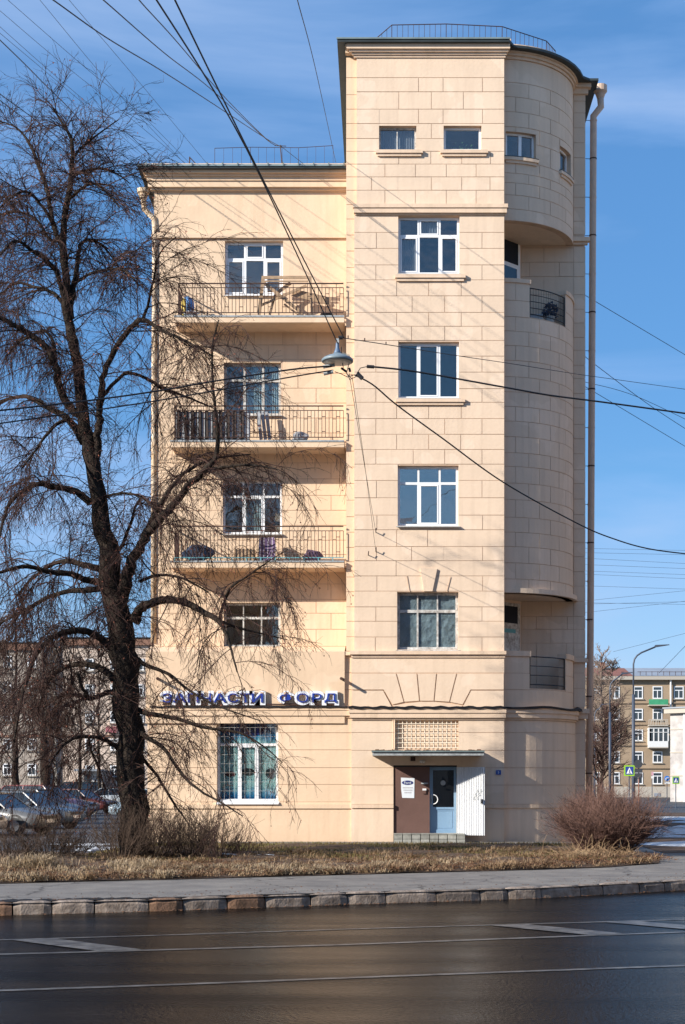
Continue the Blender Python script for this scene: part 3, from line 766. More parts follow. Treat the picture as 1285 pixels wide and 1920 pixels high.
# --- drainpipes
def drain(path, r, m_, label=None):
    o = MB().tube(path, r, 14).build('drainpipe', m_, BLD, smooth=True)
    if label: o['label'] = label
    return o
dl = drain([PT(269, 372, 46.0), PT(271, 392, 46.0), PT(289, 410, 46.0), PT(291, 430, 46.0), PT(289, 800, 46.0), PT(288, 1205, 46.0)], 0.085, 'pipe_l')
c = PT(269, 372, 46.0); MB().lathe((c.x, c.y, c.z), [(.085, -.05), (.15, .12), (.19, .16), (.19, .27), (.16, .27), (.16, .2)], 16).build('funnel', 'pipe_l', dl)
DR = 47.9
dr = drain([PT(1126, 183, DR), PT(1127, 200, DR), PT(1113, 218, DR), PT(1113, 240, DR), PT(1110, 700, DR), PT(1107, 1250, DR), PT(1104, 1576, DR)], 0.105, 'pipe')
c = PT(1126, 183, DR); MB().lathe((c.x, c.y, c.z), [(.10, -.05), (.15, .10), (.21, .18), (.21, .36), (.18, .36), (.18, .2)], 16).build('funnel', 'pipe', dr)
for i in range(19):
    y = 226+i*72; x = 1113-(y-240)/1340*9
    p = PT(x, y, DR)
    MB().tube([(p.x, p.y, p.z-.02), (p.x, p.y, p.z+.02)], .112, 14).build('pipe_collar', 'iron' if i % 2 else 'pipe', dr)
    MB().tube([(p.x-.01, p.y, p.z), (6.26, p.y, p.z+.01)], .010, 5).build('pipe_bracket', 'iron', dr)

# --- windows
def window(x0, x1, y0, y1, D, cols, tr=None, m_='white', fw=4.2, glassm='glass', rec=0.13, skip_mull_top=False, inner=None, sill=True, thin=False, curtain=None, label=None, sillm='tin', sill_over=3, nomull=()):
    """cols: inner column edges in photo columns; tr: row of the transom"""
    wnd = empty_part('window', label=label)
    Y = D+rec
    a, b, t, s = PX(x0, D)+.003, PX(x1, D)-.003, PZ(y0, D)-.003, PZ(y1, D)+.003
    f = fw*D/F
    fr = MB()
    fr.box(a, b, Y, Y+.07, t-f, t); fr.box(a, b, Y, Y+.07, s, s+f*1.1)
    fr.box(a, a+f, Y, Y+.07, s+f*1.1, t-f); fr.box(b-f, b, Y, Y+.07, s+f*1.1, t-f)
    zt = None
    if tr: zt = PZ(tr, D); fr.box(a+f, b-f, Y-.004, Y+.066, zt-f*.55, zt+f*.55)
    xs_ = [a+f]+[PX(c, D) for c in cols]+[b-f]
    hw = f*(.55 if not thin else .32)
    for c in cols:
        xc = PX(c, D)
        if zt:
            fr.box(xc-hw, xc+hw, Y-.002, Y+.064, s+f*1.1, zt-f*.55)
            if not skip_mull_top: fr.box(xc-hw*.8, xc+hw*.8, Y-.002, Y+.064, zt+f*.55, t-f)
        else: fr.box(xc-hw, xc+hw, Y-.002, Y+.064, s+f*1.1, t-f)
    fr.build('frame', m_, wnd)
    rows_ = [(s+f*1.1, (zt-f*.55) if zt else t-f)]
    if zt: rows_.append((zt+f*.55, t-f))
    for k, (za, zb2) in enumerate(rows_):
        for i in range(len(xs_)-1):
            p = xs_[i]+(hw if i else 0); q = xs_[i+1]-(hw if i < len(xs_)-2 else 0)
            MB().box(p, q, Y+.028, Y+.036, za, zb2).build('pane', glassm, wnd)
            # opening sash
            if inner and (k, i) in inner:
                g = f*.62; sm = MB()
                sm.box(p+.004, q-.004, Y-.012, Y+.02, zb2-g, zb2-.004); sm.box(p+.004, q-.004, Y-.012, Y+.02, za+.004, za+g)
                sm.box(p+.004, p+g, Y-.012, Y+.02, za+g, zb2-g); sm.box(q-g, q-.004, Y-.012, Y+.02, za+g, zb2-g)
                sm.build('sash', m_, wnd)
            if curtain and (k, i) in curtain:
                cm = curtain[(k, i)]; c_ = MB(); n = 14
                for j in range(n):
                    u0 = p+(q-p)*j/n; u1 = p+(q-p)*(j+1)/n; am = 0 if cm == 'sheet' else .03; yb_ = .05 if cm == 'sheet' else .12; y_ = Y+yb_+(am if j % 2 else 0); y2 = Y+yb_+(0 if j % 2 else am)
                    c_.quad((u0, y_, za), (u1, y2, za), (u1, y2, zb2), (u0, y_, zb2))
                c_.build('curtain', cm, wnd)
    # dark room behind
    r_ = MB(); e = .04
    r_.quad((a-e, Y+1.1, s-e), (b+e, Y+1.1, s-e), (b+e, Y+1.1, t+e), (a-e, Y+1.1, t+e))
    for (p, q) in (((a-e, s-e), (b+e, s-e)), ((b+e, s-e), (b+e, t+e)), ((b+e, t+e), (a-e, t+e)), ((a-e, t+e), (a-e, s-e))):
        r_.quad((p[0], Y+.30, p[1]), (q[0], Y+.30, q[1]), (q[0], Y+1.1, q[1]), (p[0], Y+1.1, p[1]))
    r_.build('room', 'room', wnd)
    if sill:
        o_ = sill_over*D/F
        MB().prism([(a-o_, D-.10, s-.055), (a-o_, D-.10, s-.035), (a-o_, Y+.01, s+.022), (a-o_, Y+.01, s-.004), (a-o_, D-.03, s-.02)], (b-a+2*o_, 0, 0)).build('sill', sillm, wnd)
    return wnd
def stone_sill(x0, x1, y0, y1, D=DT):
    w_ = empty_part('window_ledge'); h = (y1-y0)
    mb = MB(); slab(mb, Flat(D), PX(x0, D), PX(x1, D), PZ(y0+h*.55, D), PZ(y0, D), 0.0, .11); slab(mb, Flat(D), PX(x0+3, D), PX(x1-3, D), PZ(y1, D), PZ(y0+h*.55, D), 0.0, .07)
    mb.build('moulding', 'trim', w_)
window(747, 862, 405, 513, DT, [785, 825], 440, inner={(1, 1), (0, 0), (0, 2)}, sillm='tin', curtain={(0, 0): 'blind', (1, 1): 'blind'})
stone_sill(741, 873, 516, 528)
window(747, 861, 641, 746, DT, [784, 824], None, fw=4, inner={(0, 1)}, sillm='tin')
stone_sill(742, 872, 749, 760)
window(746, 860, 873, 986, DT, [785, 825], 905, skip_mull_top=False, inner={(0, 1)}, glassm='glass_hi', sillm='tin')
window(745, 860, 1110, 1218, DT, [783.5, 821], 1145, m_='oldwhite', thin=True, rec=.17, fw=5, glassm='glass', curtain={(k, i): 'sheet' for k in (0, 1) for i in (0, 1, 2)}, sillm='oldwhite')
window(711, 781, 236, 281, DT, [745], None, m_='oldwhite', thin=True, fw=3.2, curtain={(0, 0): 'blind', (0, 1): 'blind'})
stone_sill(705, 793, 283, 294)
window(832, 903, 236, 281, DT, [], None, fw=4.2)
stone_sill(826, 915, 283, 294)
window(422, 531, 452, 553, DL, [459, 496], 484, inner={(0, 0), (0, 2), (1, 1)}, sill=True, sillm='white', sill_over=1)
window(420, 527, 680, 778, DL, [458, 493], 712, m_='oldwhite', inner=None, thin=False, fw=4.5, curtain={(0, 1): 'curtain', (0, 2): 'curtain', (1, 1): 'curtain', (1, 2): 'curtain'})
window(418, 529, 901, 1001, DL, [456, 494], 930, inner={(0, 1)}, fw=3.8, curtain={(0, 1): 'curtain'})
window(420, 526, 1130, 1213, DL, [456, 490], 1158, m_='oldwhite', thin=True, fw=4)
# plant on the top sill
mb = MB(); rp = random.Random(2)
for i in range(60):
    x = X(rp.uniform(846, 890)); z = Z(278)+rp.uniform(0, .28)*rp.random(); y = DT+.26; s_ = .035
    a = rp.uniform(0, PI); mb.quad((x, y, z), (x+s_*math.cos(a), y+.01, z+s_*math.sin(a)), (x+s_*math.cos(a)+.02, y, z+s_), (x+.02, y-.01, z+s_*.6))
M['plant'] = mat('house_plant_green', (0.10, 0.22, 0.05), .7)
tag(mb.build('house_plant', 'plant'), 'green potted plant behind the second small window under the tower roof', 'plant')

# bay windows at the top (curved wall)
def bay_window(u0, u1, z0, z1, n):
    w_ = empty_part('window'); f = .06
    P = lambda u, z, d: WB(u, z, d)
    mb = MB(); 
    for (a, b, s, t) in ((u0, u1, z0, z0+f), (u0, u1, z1-f, z1), (u0, u0+f, z0+f, z1-f), (u1-f, u1, z0+f, z1-f)): slab(mb, WB, a, b, s, t, -.19, -.12)
    for k in range(1, n): c_ = u0+(u1-u0)*k/n; slab(mb, WB, c_-f*.8, c_+f*.8, z0+f, z1-f, -.19, -.115)
    mb.build('frame', 'white', w_)
    for k in range(n):
        a = u0+(u1-u0)*k/n; b = u0+(u1-u0)*(k+1)/n
        mb = MB(); slab(mb, WB, a+f*.5, b-f*.5, z0+f, z1-f, -.165, -.155); mb.build('pane', 'glass', w_)
    mb = MB(); slab(mb, WB, u0-.02, u1+.02, z0-.02, z1+.02, -.75, -.7); mb.build('room', 'room', w_)
    mb = MB(); slab(mb, WB, u0-.05, u1+.05, z0-.03, z0-.002, -.12, .10); mb.build('sill', 'roof', w_)
    mb = MB(); slab(mb, WB, u0-.05, u1+.05, z0-.12, z0-.03, 0, .10); slab(mb, WB, u0, u1, z0-.20, z0-.12, 0, .06); mb.build('moulding', 'trim', w_)
bay_window(*UW[0], 2); bay_window(*UW[1], 1)
# loggia doors on the splayed wall
for (z0, z1, dz0, dz1, kind) in ((15.4, 18.4, 15.6, PZ(449, 47.2), 'a'), (4.4, 7.4, 4.62, PZ(1131, 47.2), 'b')):
    a, b = splay(z0, z1)
    d_ = (b-a).normalized(); nn = Vector((d_.y, -d_.x, 0))
    dr_ = empty_part('loggia_door')
    def pan(u0, u1, s, t, off, m_, nm):
        p = a+d_*u0+nn*off; q = a+d_*u1+nn*off
        MB().prism([(p.x, p.y, s), (q.x, q.y, s), (q.x, q.y, t), (p.x, p.y, t)], tuple(-nn*.05)).build(nm, m_, dr_)
    L0, L1 = 0.10, 1.02
    pan(L0, L1, dz0, dz1, .02, 'white' if kind == 'a' else 'oldwhite', 'frame')
    if kind == 'a':
        pan(L0+.08, L1-.10, dz1-.75, dz1-.09, .03, 'room', 'pane'); pan(L0+.08, L1-.16, dz0+.5, dz1-.88, .03, 'glass_far', 'pane')
    else:
        pan(L0+.08, L1-.12, dz1-.62, dz1-.10, .03, 'room', 'pane'); pan(L0+.10, L1-.22, dz1-.92, dz1-.80, .03, 'iron_teal', 'letter_slot')
        pan(L0+.05, L1-.12, dz0+.02, dz1-.70, .028, 'oldwhite', 'panel')
# loggia railings
def bay_rail(z0, z1, n, verticals=0):
    rl_ = empty_part('balcony_railing'); mb = MB()
    us = [uA+(uB-uA)*k/12 for k in range(13)]
    for i in range(n):
        z = z0+(z1-z0)*i/(n-1)
        mb.tube([WB(u, z, -.02) for u in us], .018 if i in (0, n-1) else .012, 5)
    for u in (uA+.02, uB-.02): mb.tube([WB(u, z0-.1, -.02), WB(u, z1, -.02)], .02, 5)
    mb.build('rails', 'black', rl_)
    if verticals:
        mb = MB()
        for k in range(verticals): u = uA+(uB-uA)*(k+.5)/verticals; mb.tube([WB(u, z0, -.03), WB(u, z1, -.03)], .005, 4)
        mb.build('bars', 'black', rl_)
bay_rail(15.65, 16.42, 5, 16); bay_rail(ZA+.12, ZB_-.02, 4)
# things standing in the upper loggia
rp = random.Random(9)
mb = MB(); u = uA+.28; p = WB(u, 15.57, -.25); mb.box(p[0]-.22, p[0]+.28, p[1]-.1, p[1]+.1, 15.56, 15.72)
tag(mb.build('storage_box', 'tin'), 'low pale box behind the curved railing of the upper rounded loggia', 'box')
def heap(c, rx, rz, m_, n, seed, ry=.15, s=.05):
    r_ = random.Random(seed); mb = MB()
    for i in range(n):
        a = r_.uniform(0, 2*PI); q = math.sqrt(r_.random()); x = c[0]+rx*q*math.cos(a); z = c[2]+rz*abs(q*math.sin(a)); y = c[1]+r_.uniform(-ry, ry)
        v = [Vector((x+r_.uniform(-s, s), y+r_.uniform(-s, s), z+r_.uniform(-s, s))) for _ in range(4)]
        mb.f += [tuple(len(mb.v)+k for k in t) for t in ((0, 1, 2), (0, 2, 3), (0, 3, 1), (1, 3, 2))]; mb.v += [tuple(q_) for q_ in v]
    return mb
M['bluestuff'] = mat('dusty_blue_cloth', (0.06, 0.09, 0.16), .8, noise=(6, .5))
M['palestuff'] = mat('dusty_white_cloth', (0.45, 0.47, 0.50), .8, noise=(6, .4))
M['violet'] = mat('faded_violet_cloth', (0.16, 0.10, 0.17), .9, noise=(6, .3))
p = WB(uB-.35, 15.6, -.35); fp = thing('potted_plant', (p[0], p[1], 15.56), 'dark potted plant at the right end of the upper rounded loggia', 'plant')
MB().lathe((p[0], p[1], 15.56), [(.10, 0), (.15, .26), (.16, .28), (.13, .28)], 14).build('pot', 'tin', fp)
stuff(heap((p[0], p[1], 15.84), .24, .42, 'bluestuff', 240, 3).build('foliage', 'bluestuff', fp))

# --- balconies on the left wing
def balcony(yrail, yfloor, ybot, xl, bottom_iron='iron', label=None):
    b_ = empty_part('balcony', label=label)
    DF = 44.98
    x0 = PX(xl-7, DF); x1 = PX(645.5, DF)
    zf = PZ(yfloor, DF); zbm = PZ(ybot, DF); zr = PZ(yrail, DF)
    MB().box(x0+.02, x1, DF+.02, DL-.001, zbm, zf-.03).build('slab', 'paint_warm', b_)
    MB().box(x0, x1+.001, DF, DL-.003, zf-.03, zf+.015).build('edge_flashing', 'tin', b_)
    mb = MB(); xa = PX(xl, DF)+.02; xb = x1-.02; y = DF+.06
    mb.box(xa, xb, y-.02, y+.02, zr-.02, zr+.01)
    zr2 = zr-(zr-zf)*.13; mb.box(xa, xb, y-.012, y+.012, zr2-.01, zr2+.008)
    zl = zf+.11; n = int((xb-xa)/.1035); st = (xb-xa)/n
    for k in range(n+1):
        x = xa+st*k; w = .0085
        ph = k % 4
        top = zr if ph in (0, 2) else zr2
        if ph in (0, 2) and ph == 2: top = zr2
        mb.box(x-w, x+w, y-w, y+w, zf+.015 if k % 4 == 0 else zl, top)
        if ph == 2: mb.box(x-st+w, x+w, y-w*.8, y+w*.8, zr2-.19, zr2-.172); mb.box(x-st+w, x+w, y-w*.8, y+w*.8, zl+.16, zl+.178)
        if ph == 0 and k < n: mb.box(x+w, x+st-w, y-w*.8, y+w*.8, zr2-.26, zr2-.245)
    # left end return
    for k in range(9): yy = y+.1+k*.1; mb.box(xa-.008, xa+.008, yy-.008, yy+.008, zl, zr2)
    mb.box(xa-.015, xa+.015, y+.021, DL, zr-.02, zr+.01)
    mb.build('railing', 'iron', b_)
    mb = MB(); mb.box(xa, xb, y-.013, y+.013, zl-.012, zl+.010)
    for k in range(0, n+1, 4): x = xa+st*k; mb.box(x-.0125, x+.0125, y-.0125, y+.0125, zf+.0155, zl-.012)
    mb.build('bottom_rail', bottom_iron, b_)
    return b_, xa, xb, y, zf, zr
B5 = balcony(530, 592, 604, 333)
B4 = balcony(760, 826, 838, 326)
B3 = balcony(986, 1052, 1064, 326, 'iron_teal')
# wooden slats tied inside the middle balcony's railing
b_, xa, xb, y, zf, zr = B4
M['greywood'] = mat('weathered_grey_wood', (0.10, 0.085, 0.075), .9, noise=(8, .4), rnd=.2)
for i in range(10):
    x = xa+.06+i*.205+(i % 2)*.015
    MB().box(x, x+.105, y+.03, y+.05, zf+.06, zr-.10-.02*(i % 3)).build('fence_slat', 'greywood', b_)
MB().box(xa+.03, xa+2.2, y+.055, y+.07, zf+.02, zr-.16).build('slat_backing', 'palestuff', b_)
# clutter on the balconies
b_, xa, xb, y, zf, zr = B5
M['wood'] = mat('raw_pine_wood', (0.46, 0.31, 0.19), .8, noise=(6, .35))
t = thing('sawhorse_table', (PX(545, 45.5), 45.5, zf), 'old wooden folding table frame leaning on the top balcony', 'table')
def plank(a, b, w, nm, m_='wood', D=45.45, th=.03, parent=t):
    a = PT(a[0], a[1], D); b = PT(b[0], b[1], D); d_ = (b-a).normalized(); nn = Vector((-d_.z, 0, d_.x))*w/2
    MB().prism([tuple(a-nn), tuple(b-nn), tuple(b+nn), tuple(a+nn)], (0, th, 0)).build(nm, m_, parent)
plank((492, 520), (580, 520), .09, 'top_rail'); plank((492, 527), (578, 527), .04, 'top_rail')
plank((494, 518), (486, 590), .10, 'leg', D=45.3); plank((582, 518), (585, 590), .07, 'leg', D=45.3)
plank((495, 530), (568, 588), .09, 'brace', D=45.4); plank((575, 535), (490, 572), .07, 'brace', D=45.5); plank((545, 530), (516, 552), .10, 'brace', D=45.6)
plank((516, 552), (506, 590), .07, 'leg', D=45.55); plank((548, 548), (620, 565), .22, 'panel', D=45.6)
plank((533, 570), (560, 590), .05, 'brace', D=45.7)
M['bagblue'] = mat('blue_plastic_bag', (0.08, 0.25, 0.55), .5); M['bagyellow'] = mat('yellow_plastic_bag', (0.65, 0.48, 0.10), .5)
def blob(name, c, r, m_, seed, sub=2, flat=(1, 1, 1), amp=.25):
    bm = bmesh.new(); bmesh.ops.create_icosphere(bm, subdivisions=sub, radius=1); r_ = random.Random(seed)
    for v in bm.verts:
        k = 1+amp*(r_.random()-.5)*2; v.co = Vector((v.co.x*r*flat[0]*k, v.co.y*r*flat[1]*k, v.co.z*r*flat[2]*k))
    zmin = min(v.co.z for v in bm.verts)
    me = bpy.data.meshes.new(name); bm.to_mesh(me); bm.free(); me.materials.append(M[m_])
    o = bpy.data.objects.new(name, me); o.location = (c[0], c[1], c[2]-zmin); col.objects.link(o); return o
tag(blob('plastic_bag', (PX(352, 45.5), 45.5, zf+.015), .20, 'bagblue', 1, flat=(.9, .7, 1.75)), 'tall crumpled blue bag at the left end of the top balcony', 'bag')
tag(blob('plastic_bag', (PX(345, 45.25), 45.25, zf+.015), .10, 'bagyellow', 2, flat=(.8, .7, 2.6)), 'narrow yellow bag in front of the blue bag on the top balcony', 'bag')
tag(blob('plastic_bag', (PX(360, 45.15), 45.15, zf+.015), .14, 'palestuff', 3, flat=(1.6, .7, .7)), 'low white bag lying at the left end of the top balcony', 'bag')
tag(blob('tyre_bundle', (PX(611, 45.15), 45.15, zf+.015), .12, 'black', 4, flat=(1.4, .8, .5)), 'flat black bundle at the right end of the top balcony floor', 'bundle')
b_, xa, xb, y, zf, zr = B4
tag(blob('cloth_heap', (PX(563, 45.3), 45.3, zf+.015), .24, 'palestuff', 5, flat=(1.0, .7, .6)), 'grey white heap of cloth on the middle balcony floor', 'cloth')
tag(blob('bucket', (PX(461, 45.3), 45.3, zf+.015), .13, 'palestuff', 6, flat=(1, 1, 1.7), amp=.05), 'pale bucket beside the leaning boards on the middle balcony', 'bucket')
t = thing('leaning_boards', (PX(495, 45.6), 45.6, zf), 'pale boards leaning on the wall of the middle balcony', 'boards')
for i, x in enumerate((484, 492, 500)): plank((x, 772), (x+6, 824), .10, 'board', 'palestuff', D=45.55+.1*i, parent=t)
tag(MB().box(PX(512, 45.4), PX(545, 45.4), 45.3, 45.6, zf+.015, zf+.10).build('plank_stack', 'wood'), 'short stack of brown planks on the middle balcony floor', 'planks')
tag(MB().box(PX(580, 45.4), PX(636, 45.4), 45.3, 45.5, zf+.015, zf+.09).build('plank_stack', 'wood'), 'long low plank at the right end of the middle balcony', 'planks')
b_, xa, xb, y, zf, zr = B3
m_ = M['violet']
M['stripe'] = mat('violet_striped_canvas', (0.3, .2, .35), .9)
n_ = M['stripe'].node_tree.nodes; l_ = M['stripe'].node_tree.links
g_ = n_.new('ShaderNodeTexCoord'); s_ = n_.new('ShaderNodeSeparateXYZ'); mt = n_.new('ShaderNodeMath'); mt.operation = 'SINE'; m2 = n_.new('ShaderNodeMath'); m2.operation = 'MULTIPLY'; m2.inputs[1].default_value = 55
r_ = n_.new('ShaderNodeValToRGB'); r_.color_ramp.elements[0].position = .62; r_.color_ramp.elements[1].position = .66; r_.color_ramp.elements[0].color = (.10, .06, .13, 1); r_.color_ramp.elements[1].color = (.55, .50, .58, 1)
l_.new(g_.outputs['Object'], s_.inputs[0]); l_.new(s_.outputs['X'], m2.inputs[0]); l_.new(m2.outputs[0], mt.inputs[0]); l_.new(mt.outputs[0], r_.inputs[0]); l_.new(r_.outputs[0], n_['Principled BSDF'].inputs['Base Color'])
def deckchair():
    t = thing('deckchair', (PX(500, 45.4), 45.4, zf), 'violet and white striped folding chair on the lowest balcony', 'chair')
    mb = MB(); rows_ = []
    for k in range(9):
        a = k/8; w = .20+.06*math.sin(a*PI); rows_.append([(PX(500, 45.4)+w*q+.02*math.sin(a*3), 45.45+.25*a-.1*(q*q), zf+.08+.72*a) for q in (-1, -.5, 0, .5, 1)])
    for a, b in zip(rows_, rows_[1:]):
        for k in range(4): mb.quad(a[k], a[k+1], b[k+1], b[k])
    mb.build('canvas', 'stripe', t)
    for sx in (-.24, .24): MB().tube([(PX(500, 45.4)+sx, 45.35, zf+.015), (PX(500, 45.4)+sx, 45.75, zf+.85)], .014, 6).build('frame_pole', 'greywood', t)
    for sx in (-.22, .22): MB().tube([(PX(500, 45.4)+sx, 45.72, zf+.015), (PX(500, 45.4)+sx, 45.38, zf+.42)], .014, 6).build('leg', 'greywood', t)
deckchair()
tag(blob('cloth_heap', (PX(586, 45.35), 45.35, zf+.015), .26, 'violet', 8, flat=(1.1, .7, .7)), 'faded violet heap of cloth right of the striped chair', 'cloth')
tag(blob('cloth_heap', (PX(372, 45.4), 45.4, zf+.015), .30, 'bluestuff', 9, flat=(1.6, .7, .9)), 'dark heap of junk at the left end of the lowest balcony', 'junk')
tag(MB().box(PX(440, 45.5), PX(478, 45.5), 45.35, 45.8, zf+.015, zf+.42).build('crate', 'wood'), 'brown wooden crate left of the striped chair on the lowest balcony', 'crate')

# --- ground floor window on the left with its display film and grille
M['film'] = bpy.data.materials.new('teal_display_film'); M['film'].use_nodes = True
n_ = M['film'].node_tree.nodes; l_ = M['film'].node_tree.links; g_ = n_.new('ShaderNodeNewGeometry'); s_ = n_.new('ShaderNodeSeparateXYZ')
l_.new(g_.outputs['Position'], s_.inputs[0]); mr = n_.new('ShaderNodeMapRange'); mr.inputs['From Min'].default_value = PZ(1500, DG); mr.inputs['From Max'].default_value = PZ(1355, DG)
t_ = n_.new('ShaderNodeTexNoise'); t_.inputs['Scale'].default_value = 5; l_.new(g_.outputs['Position'], t_.inputs[0])
ad = n_.new('ShaderNodeMath'); ad.operation = 'MULTIPLY_ADD'; ad.inputs[1].default_value = .16; l_.new(t_.outputs['Fac'], ad.inputs[0]); l_.new(mr.outputs[0], ad.inputs[2])
l_.new(s_.outputs['Z'], mr.inputs['Value']); r_ = n_.new('ShaderNodeValToRGB'); e = r_.color_ramp.elements
e[0].position = .05; e[0].color = (.03, .22, .55, 1); e[1].position = 1.0; e[1].color = (.015, .07, .25, 1)
for p_, c_ in ((.13, (.05, .34, .62)), (.26, (.55, .85, .80)), (.60, (.62, .88, .82)), (.80, (.45, .78, .74)), (.90, (.04, .30, .52))):
    q_ = e.new(p_); q_.color = (*c_, 1)
l_.new(ad.outputs[0], r_.inputs[0]); l_.new(r_.outputs[0], n_['Principled BSDF'].inputs['Base Color']); n_['Principled BSDF'].inputs['Roughness'].default_value = .35
gw = window(407, 522, 1348, 1508, DG, [447, 482], 1396, fw=4.4, glassm='glass', skip_mull_top=True, inner={(0, 1)}, sill=False, rec=.2)
MB().box(PX(411, DG), PX(518, DG), DG+.262, DG+.272, PZ(1500, DG), PZ(1352, DG)).build('display_film', 'film', gw)
M['navy'] = mat('navy_print', (0.02, 0.03, 0.16), .4); M['darkcar'] = mat('dark_print', (0.03, 0.05, 0.05), .4); M['redprint'] = mat('dark_red_print', (.16, .03, .03), .5)
pt = lambda a, b, c_, d_, m_: MB().lathe((PX((a+b)/2, DG), DG+.243, PZ((c_+d_)/2, DG)), [(.001, 0), (1, 0), (1, .006), (.001, .006)], 20, 'y').build('print', m_, gw)
for (a, b, c_, d_, m_) in ((446, 496, 1361, 1378, 'navy'), (421, 440, 1446, 1456, 'redprint'), (452, 476, 1440, 1454, 'darkcar'), (497, 515, 1440, 1460, 'darkcar')):
    o = pt(a, b, c_, d_, m_); sx = abs(PX(b, DG)-PX(a, DG))/2; sz = abs(PZ(d_, DG)-PZ(c_, DG))/2
    cxx = PX((a+b)/2, DG)-BLD['_loc'][0]; czz = PZ((c_+d_)/2, DG)-BLD['_loc'][2]
    for v in o.data.vertices: v.co.x = cxx+(v.co.x-cxx)*sx; v.co.z = czz+(v.co.z-czz)*sz
mb = MB()
for i in range(12): x = PX(411+i*9.6, DG); mb.tube([(x, DG+.06, PZ(1501, DG)), (x, DG+.06, PZ(1352, DG))], .0042, 4)
for i in range(9): z = PZ(1364+i*17, DG); mb.tube([(PX(408, DG), DG+.05, z), (PX(521, DG), DG+.05, z)], .0042, 4)
mb.build('security_grille', 'oldwhite', gw)
MB().prism([(PX(406, DG), DG-.13, PZ(1508, DG)-.0), (PX(406, DG), DG-.13, PZ(1508, DG)+.03), (PX(411, DG), DG+.2, PZ(1498, DG)), (PX(411, DG), DG+.2, PZ(1508, DG))], (PX(523, DG)-PX(406, DG), 0, 0)).build('sill', 'white', gw)

# --- bricked up window with white lattice over the canopy
lat = empty_part('blocked_window')
MB().box(X(741), X(860), DT+.10, DT+.14, Z(1405), Z(1350)).build('infill', 'paint', lat)
M['cream'] = mat('cream_painted_steel', (.78, .68, .54), .5)
mb = MB()
for i in range(14): x = X(747+i*8.3); mb.tube([(x, DT+.02, Z(1404)), (x, DT+.02, Z(1351))], .014, 5)
for i in range(6): z = Z(1357+i*9); mb.tube([(X(742), DT+.0, z), (X(859), DT+.0, z)], .012, 5)
mb.build('lattice', 'cream', lat)
mb = MB()
for i in range(2): x = X(737.5+i*3); mb.tube([(x, DT-.05, Z(1404)), (x, DT-.05, Z(1350))], .014, 5)
mb.build('cable', 'trim', lat)

# --- entrance
ent = empty_part('entrance')
MB().box(X(738), X(806), DT+.02, DT+.30, Z(1567), Z(1435)).build('brown_panel', 'brown', ent)
MB().box(X(806), X(857.4), DT+.10, DT+.32, Z(1567), Z(1562)).build('threshold', 'tin', ent)
MB().box(X(738), X(857.4), DT+.002, DT+.32, Z(1438), Z(1434.8)).build('lintel', 'black', ent)
door = empty_part('door', label='blue glazed front door with round handle')
da, db, dt_, ds = X(806), X(856.5), Z(1438), Z(1562)
mb = MB(); Y = DT+.14; f = .075
mb.box(da, db, Y, Y+.07, dt_-f*1.2, dt_); mb.box(da, da+f*1.3, Y, Y+.07, ds, dt_-f*1.2); mb.box(db-f, db, Y, Y+.07, ds, dt_-f*1.2)
mb.box(da+f*1.3, db-f, Y, Y+.07, ds, ds+.10); mb.box(da+f*1.3, db-f, Y, Y+.07, Z(1518), Z(1513.5))
mb.box(da+f*1.3, db-f, Y+.02, Y+.06, ds+.10, Z(1518)); mb.build('frame', 'bluedoor', door)
mb = MB()
for (p, q, s, t) in ((da+f*1.3+.03, db-f-.06, ds+.14, ds+.155), (da+f*1.3+.03, db-f-.06, Z(1518)-.045, Z(1518)-.03), (db-f-.06, db-f-.045, ds+.14, Z(1518)-.03)): mb.box(p, q, Y+.012, Y+.022, s, t)
mb.build('panel_moulding', 'bluedoor', door)
MB().box(da+f*1.3, db-f, Y+.03, Y+.04, Z(1513.5), dt_-f*1.2).build('pane', 'glass', door)
MB().box(da, db, Y+.5, Y+.55, ds, dt_).build('room', 'room', door)
MB().lathe((X(831.5), Y+.02, Z(1468)), [(.001, 0), (.075, 0), (.075, .006), (.001, .006)], 20, 'y').build('sticker', 'tin', door)
mb = MB(); c = (X(813), Y-.05, Z(1499)); mb.tube([(c[0]+.13*math.sin(a), c[1], c[2]+.135*math.cos(a)) for a in [PI*k/12 for k in range(13)]], .014, 6)
mb.tube([(c[0], c[1], c[2]+.135), (c[0], Y, c[2]+.135)], .012, 5); mb.tube([(c[0], c[1], c[2]-.135), (c[0], Y, c[2]-.135)], .012, 5); mb.build('handle', 'white', door)
MB().box(X(808), X(811), Y-.012, Y, Z(1507), Z(1490)).build('lock_plate', 'tin', door)
# open white metal leaf, corrugated
leaf = empty_part('door_leaf', label='open white corrugated steel outer door leaf')
a = Vector((X(857.5), DT-.06, 0)); b = Vector((PX(909.5, 44.55), 44.55, 0)); d_ = (b-a).normalized(); L = (b-a).length; nn = Vector((d_.y, -d_.x, 0))
zt_, zb_ = Z(1438.5), PZ(1566, 44.8)
mb = MB(); n = 16; pts = []
for k in range(n):
    for (t, o_) in ((0, 0), (.10, .03), (.35, .03), (.45, 0)):
        p = a+d_*(L*(k+t)/n)+nn*(.02+o_); pts.append((p.x, p.y))
p = a+d_*L+nn*.02; pts.append((p.x, p.y))
for (p, q) in zip(pts, pts[1:]): mb.quad((p[0], p[1], zb_), (q[0], q[1], zb_), (q[0], q[1], zt_), (p[0], p[1], zt_))
mb.build('corrugated_sheet', 'sheetmetal', leaf)
mb = MB(); e_ = nn*.019
mb.prism([(a.x, a.y, zb_), (b.x, b.y, zb_), (b.x, b.y, zt_), (a.x, a.y, zt_)], tuple(-nn*.03)); mb.build('backing_frame', 'tin', leaf)
p = a+d_*(L-.07)+nn*.07; MB().box(p.x-.025, p.x+.025, p.y-.06, p.y+.02, Z(1506), Z(1498)).build('handle', 'black', leaf)
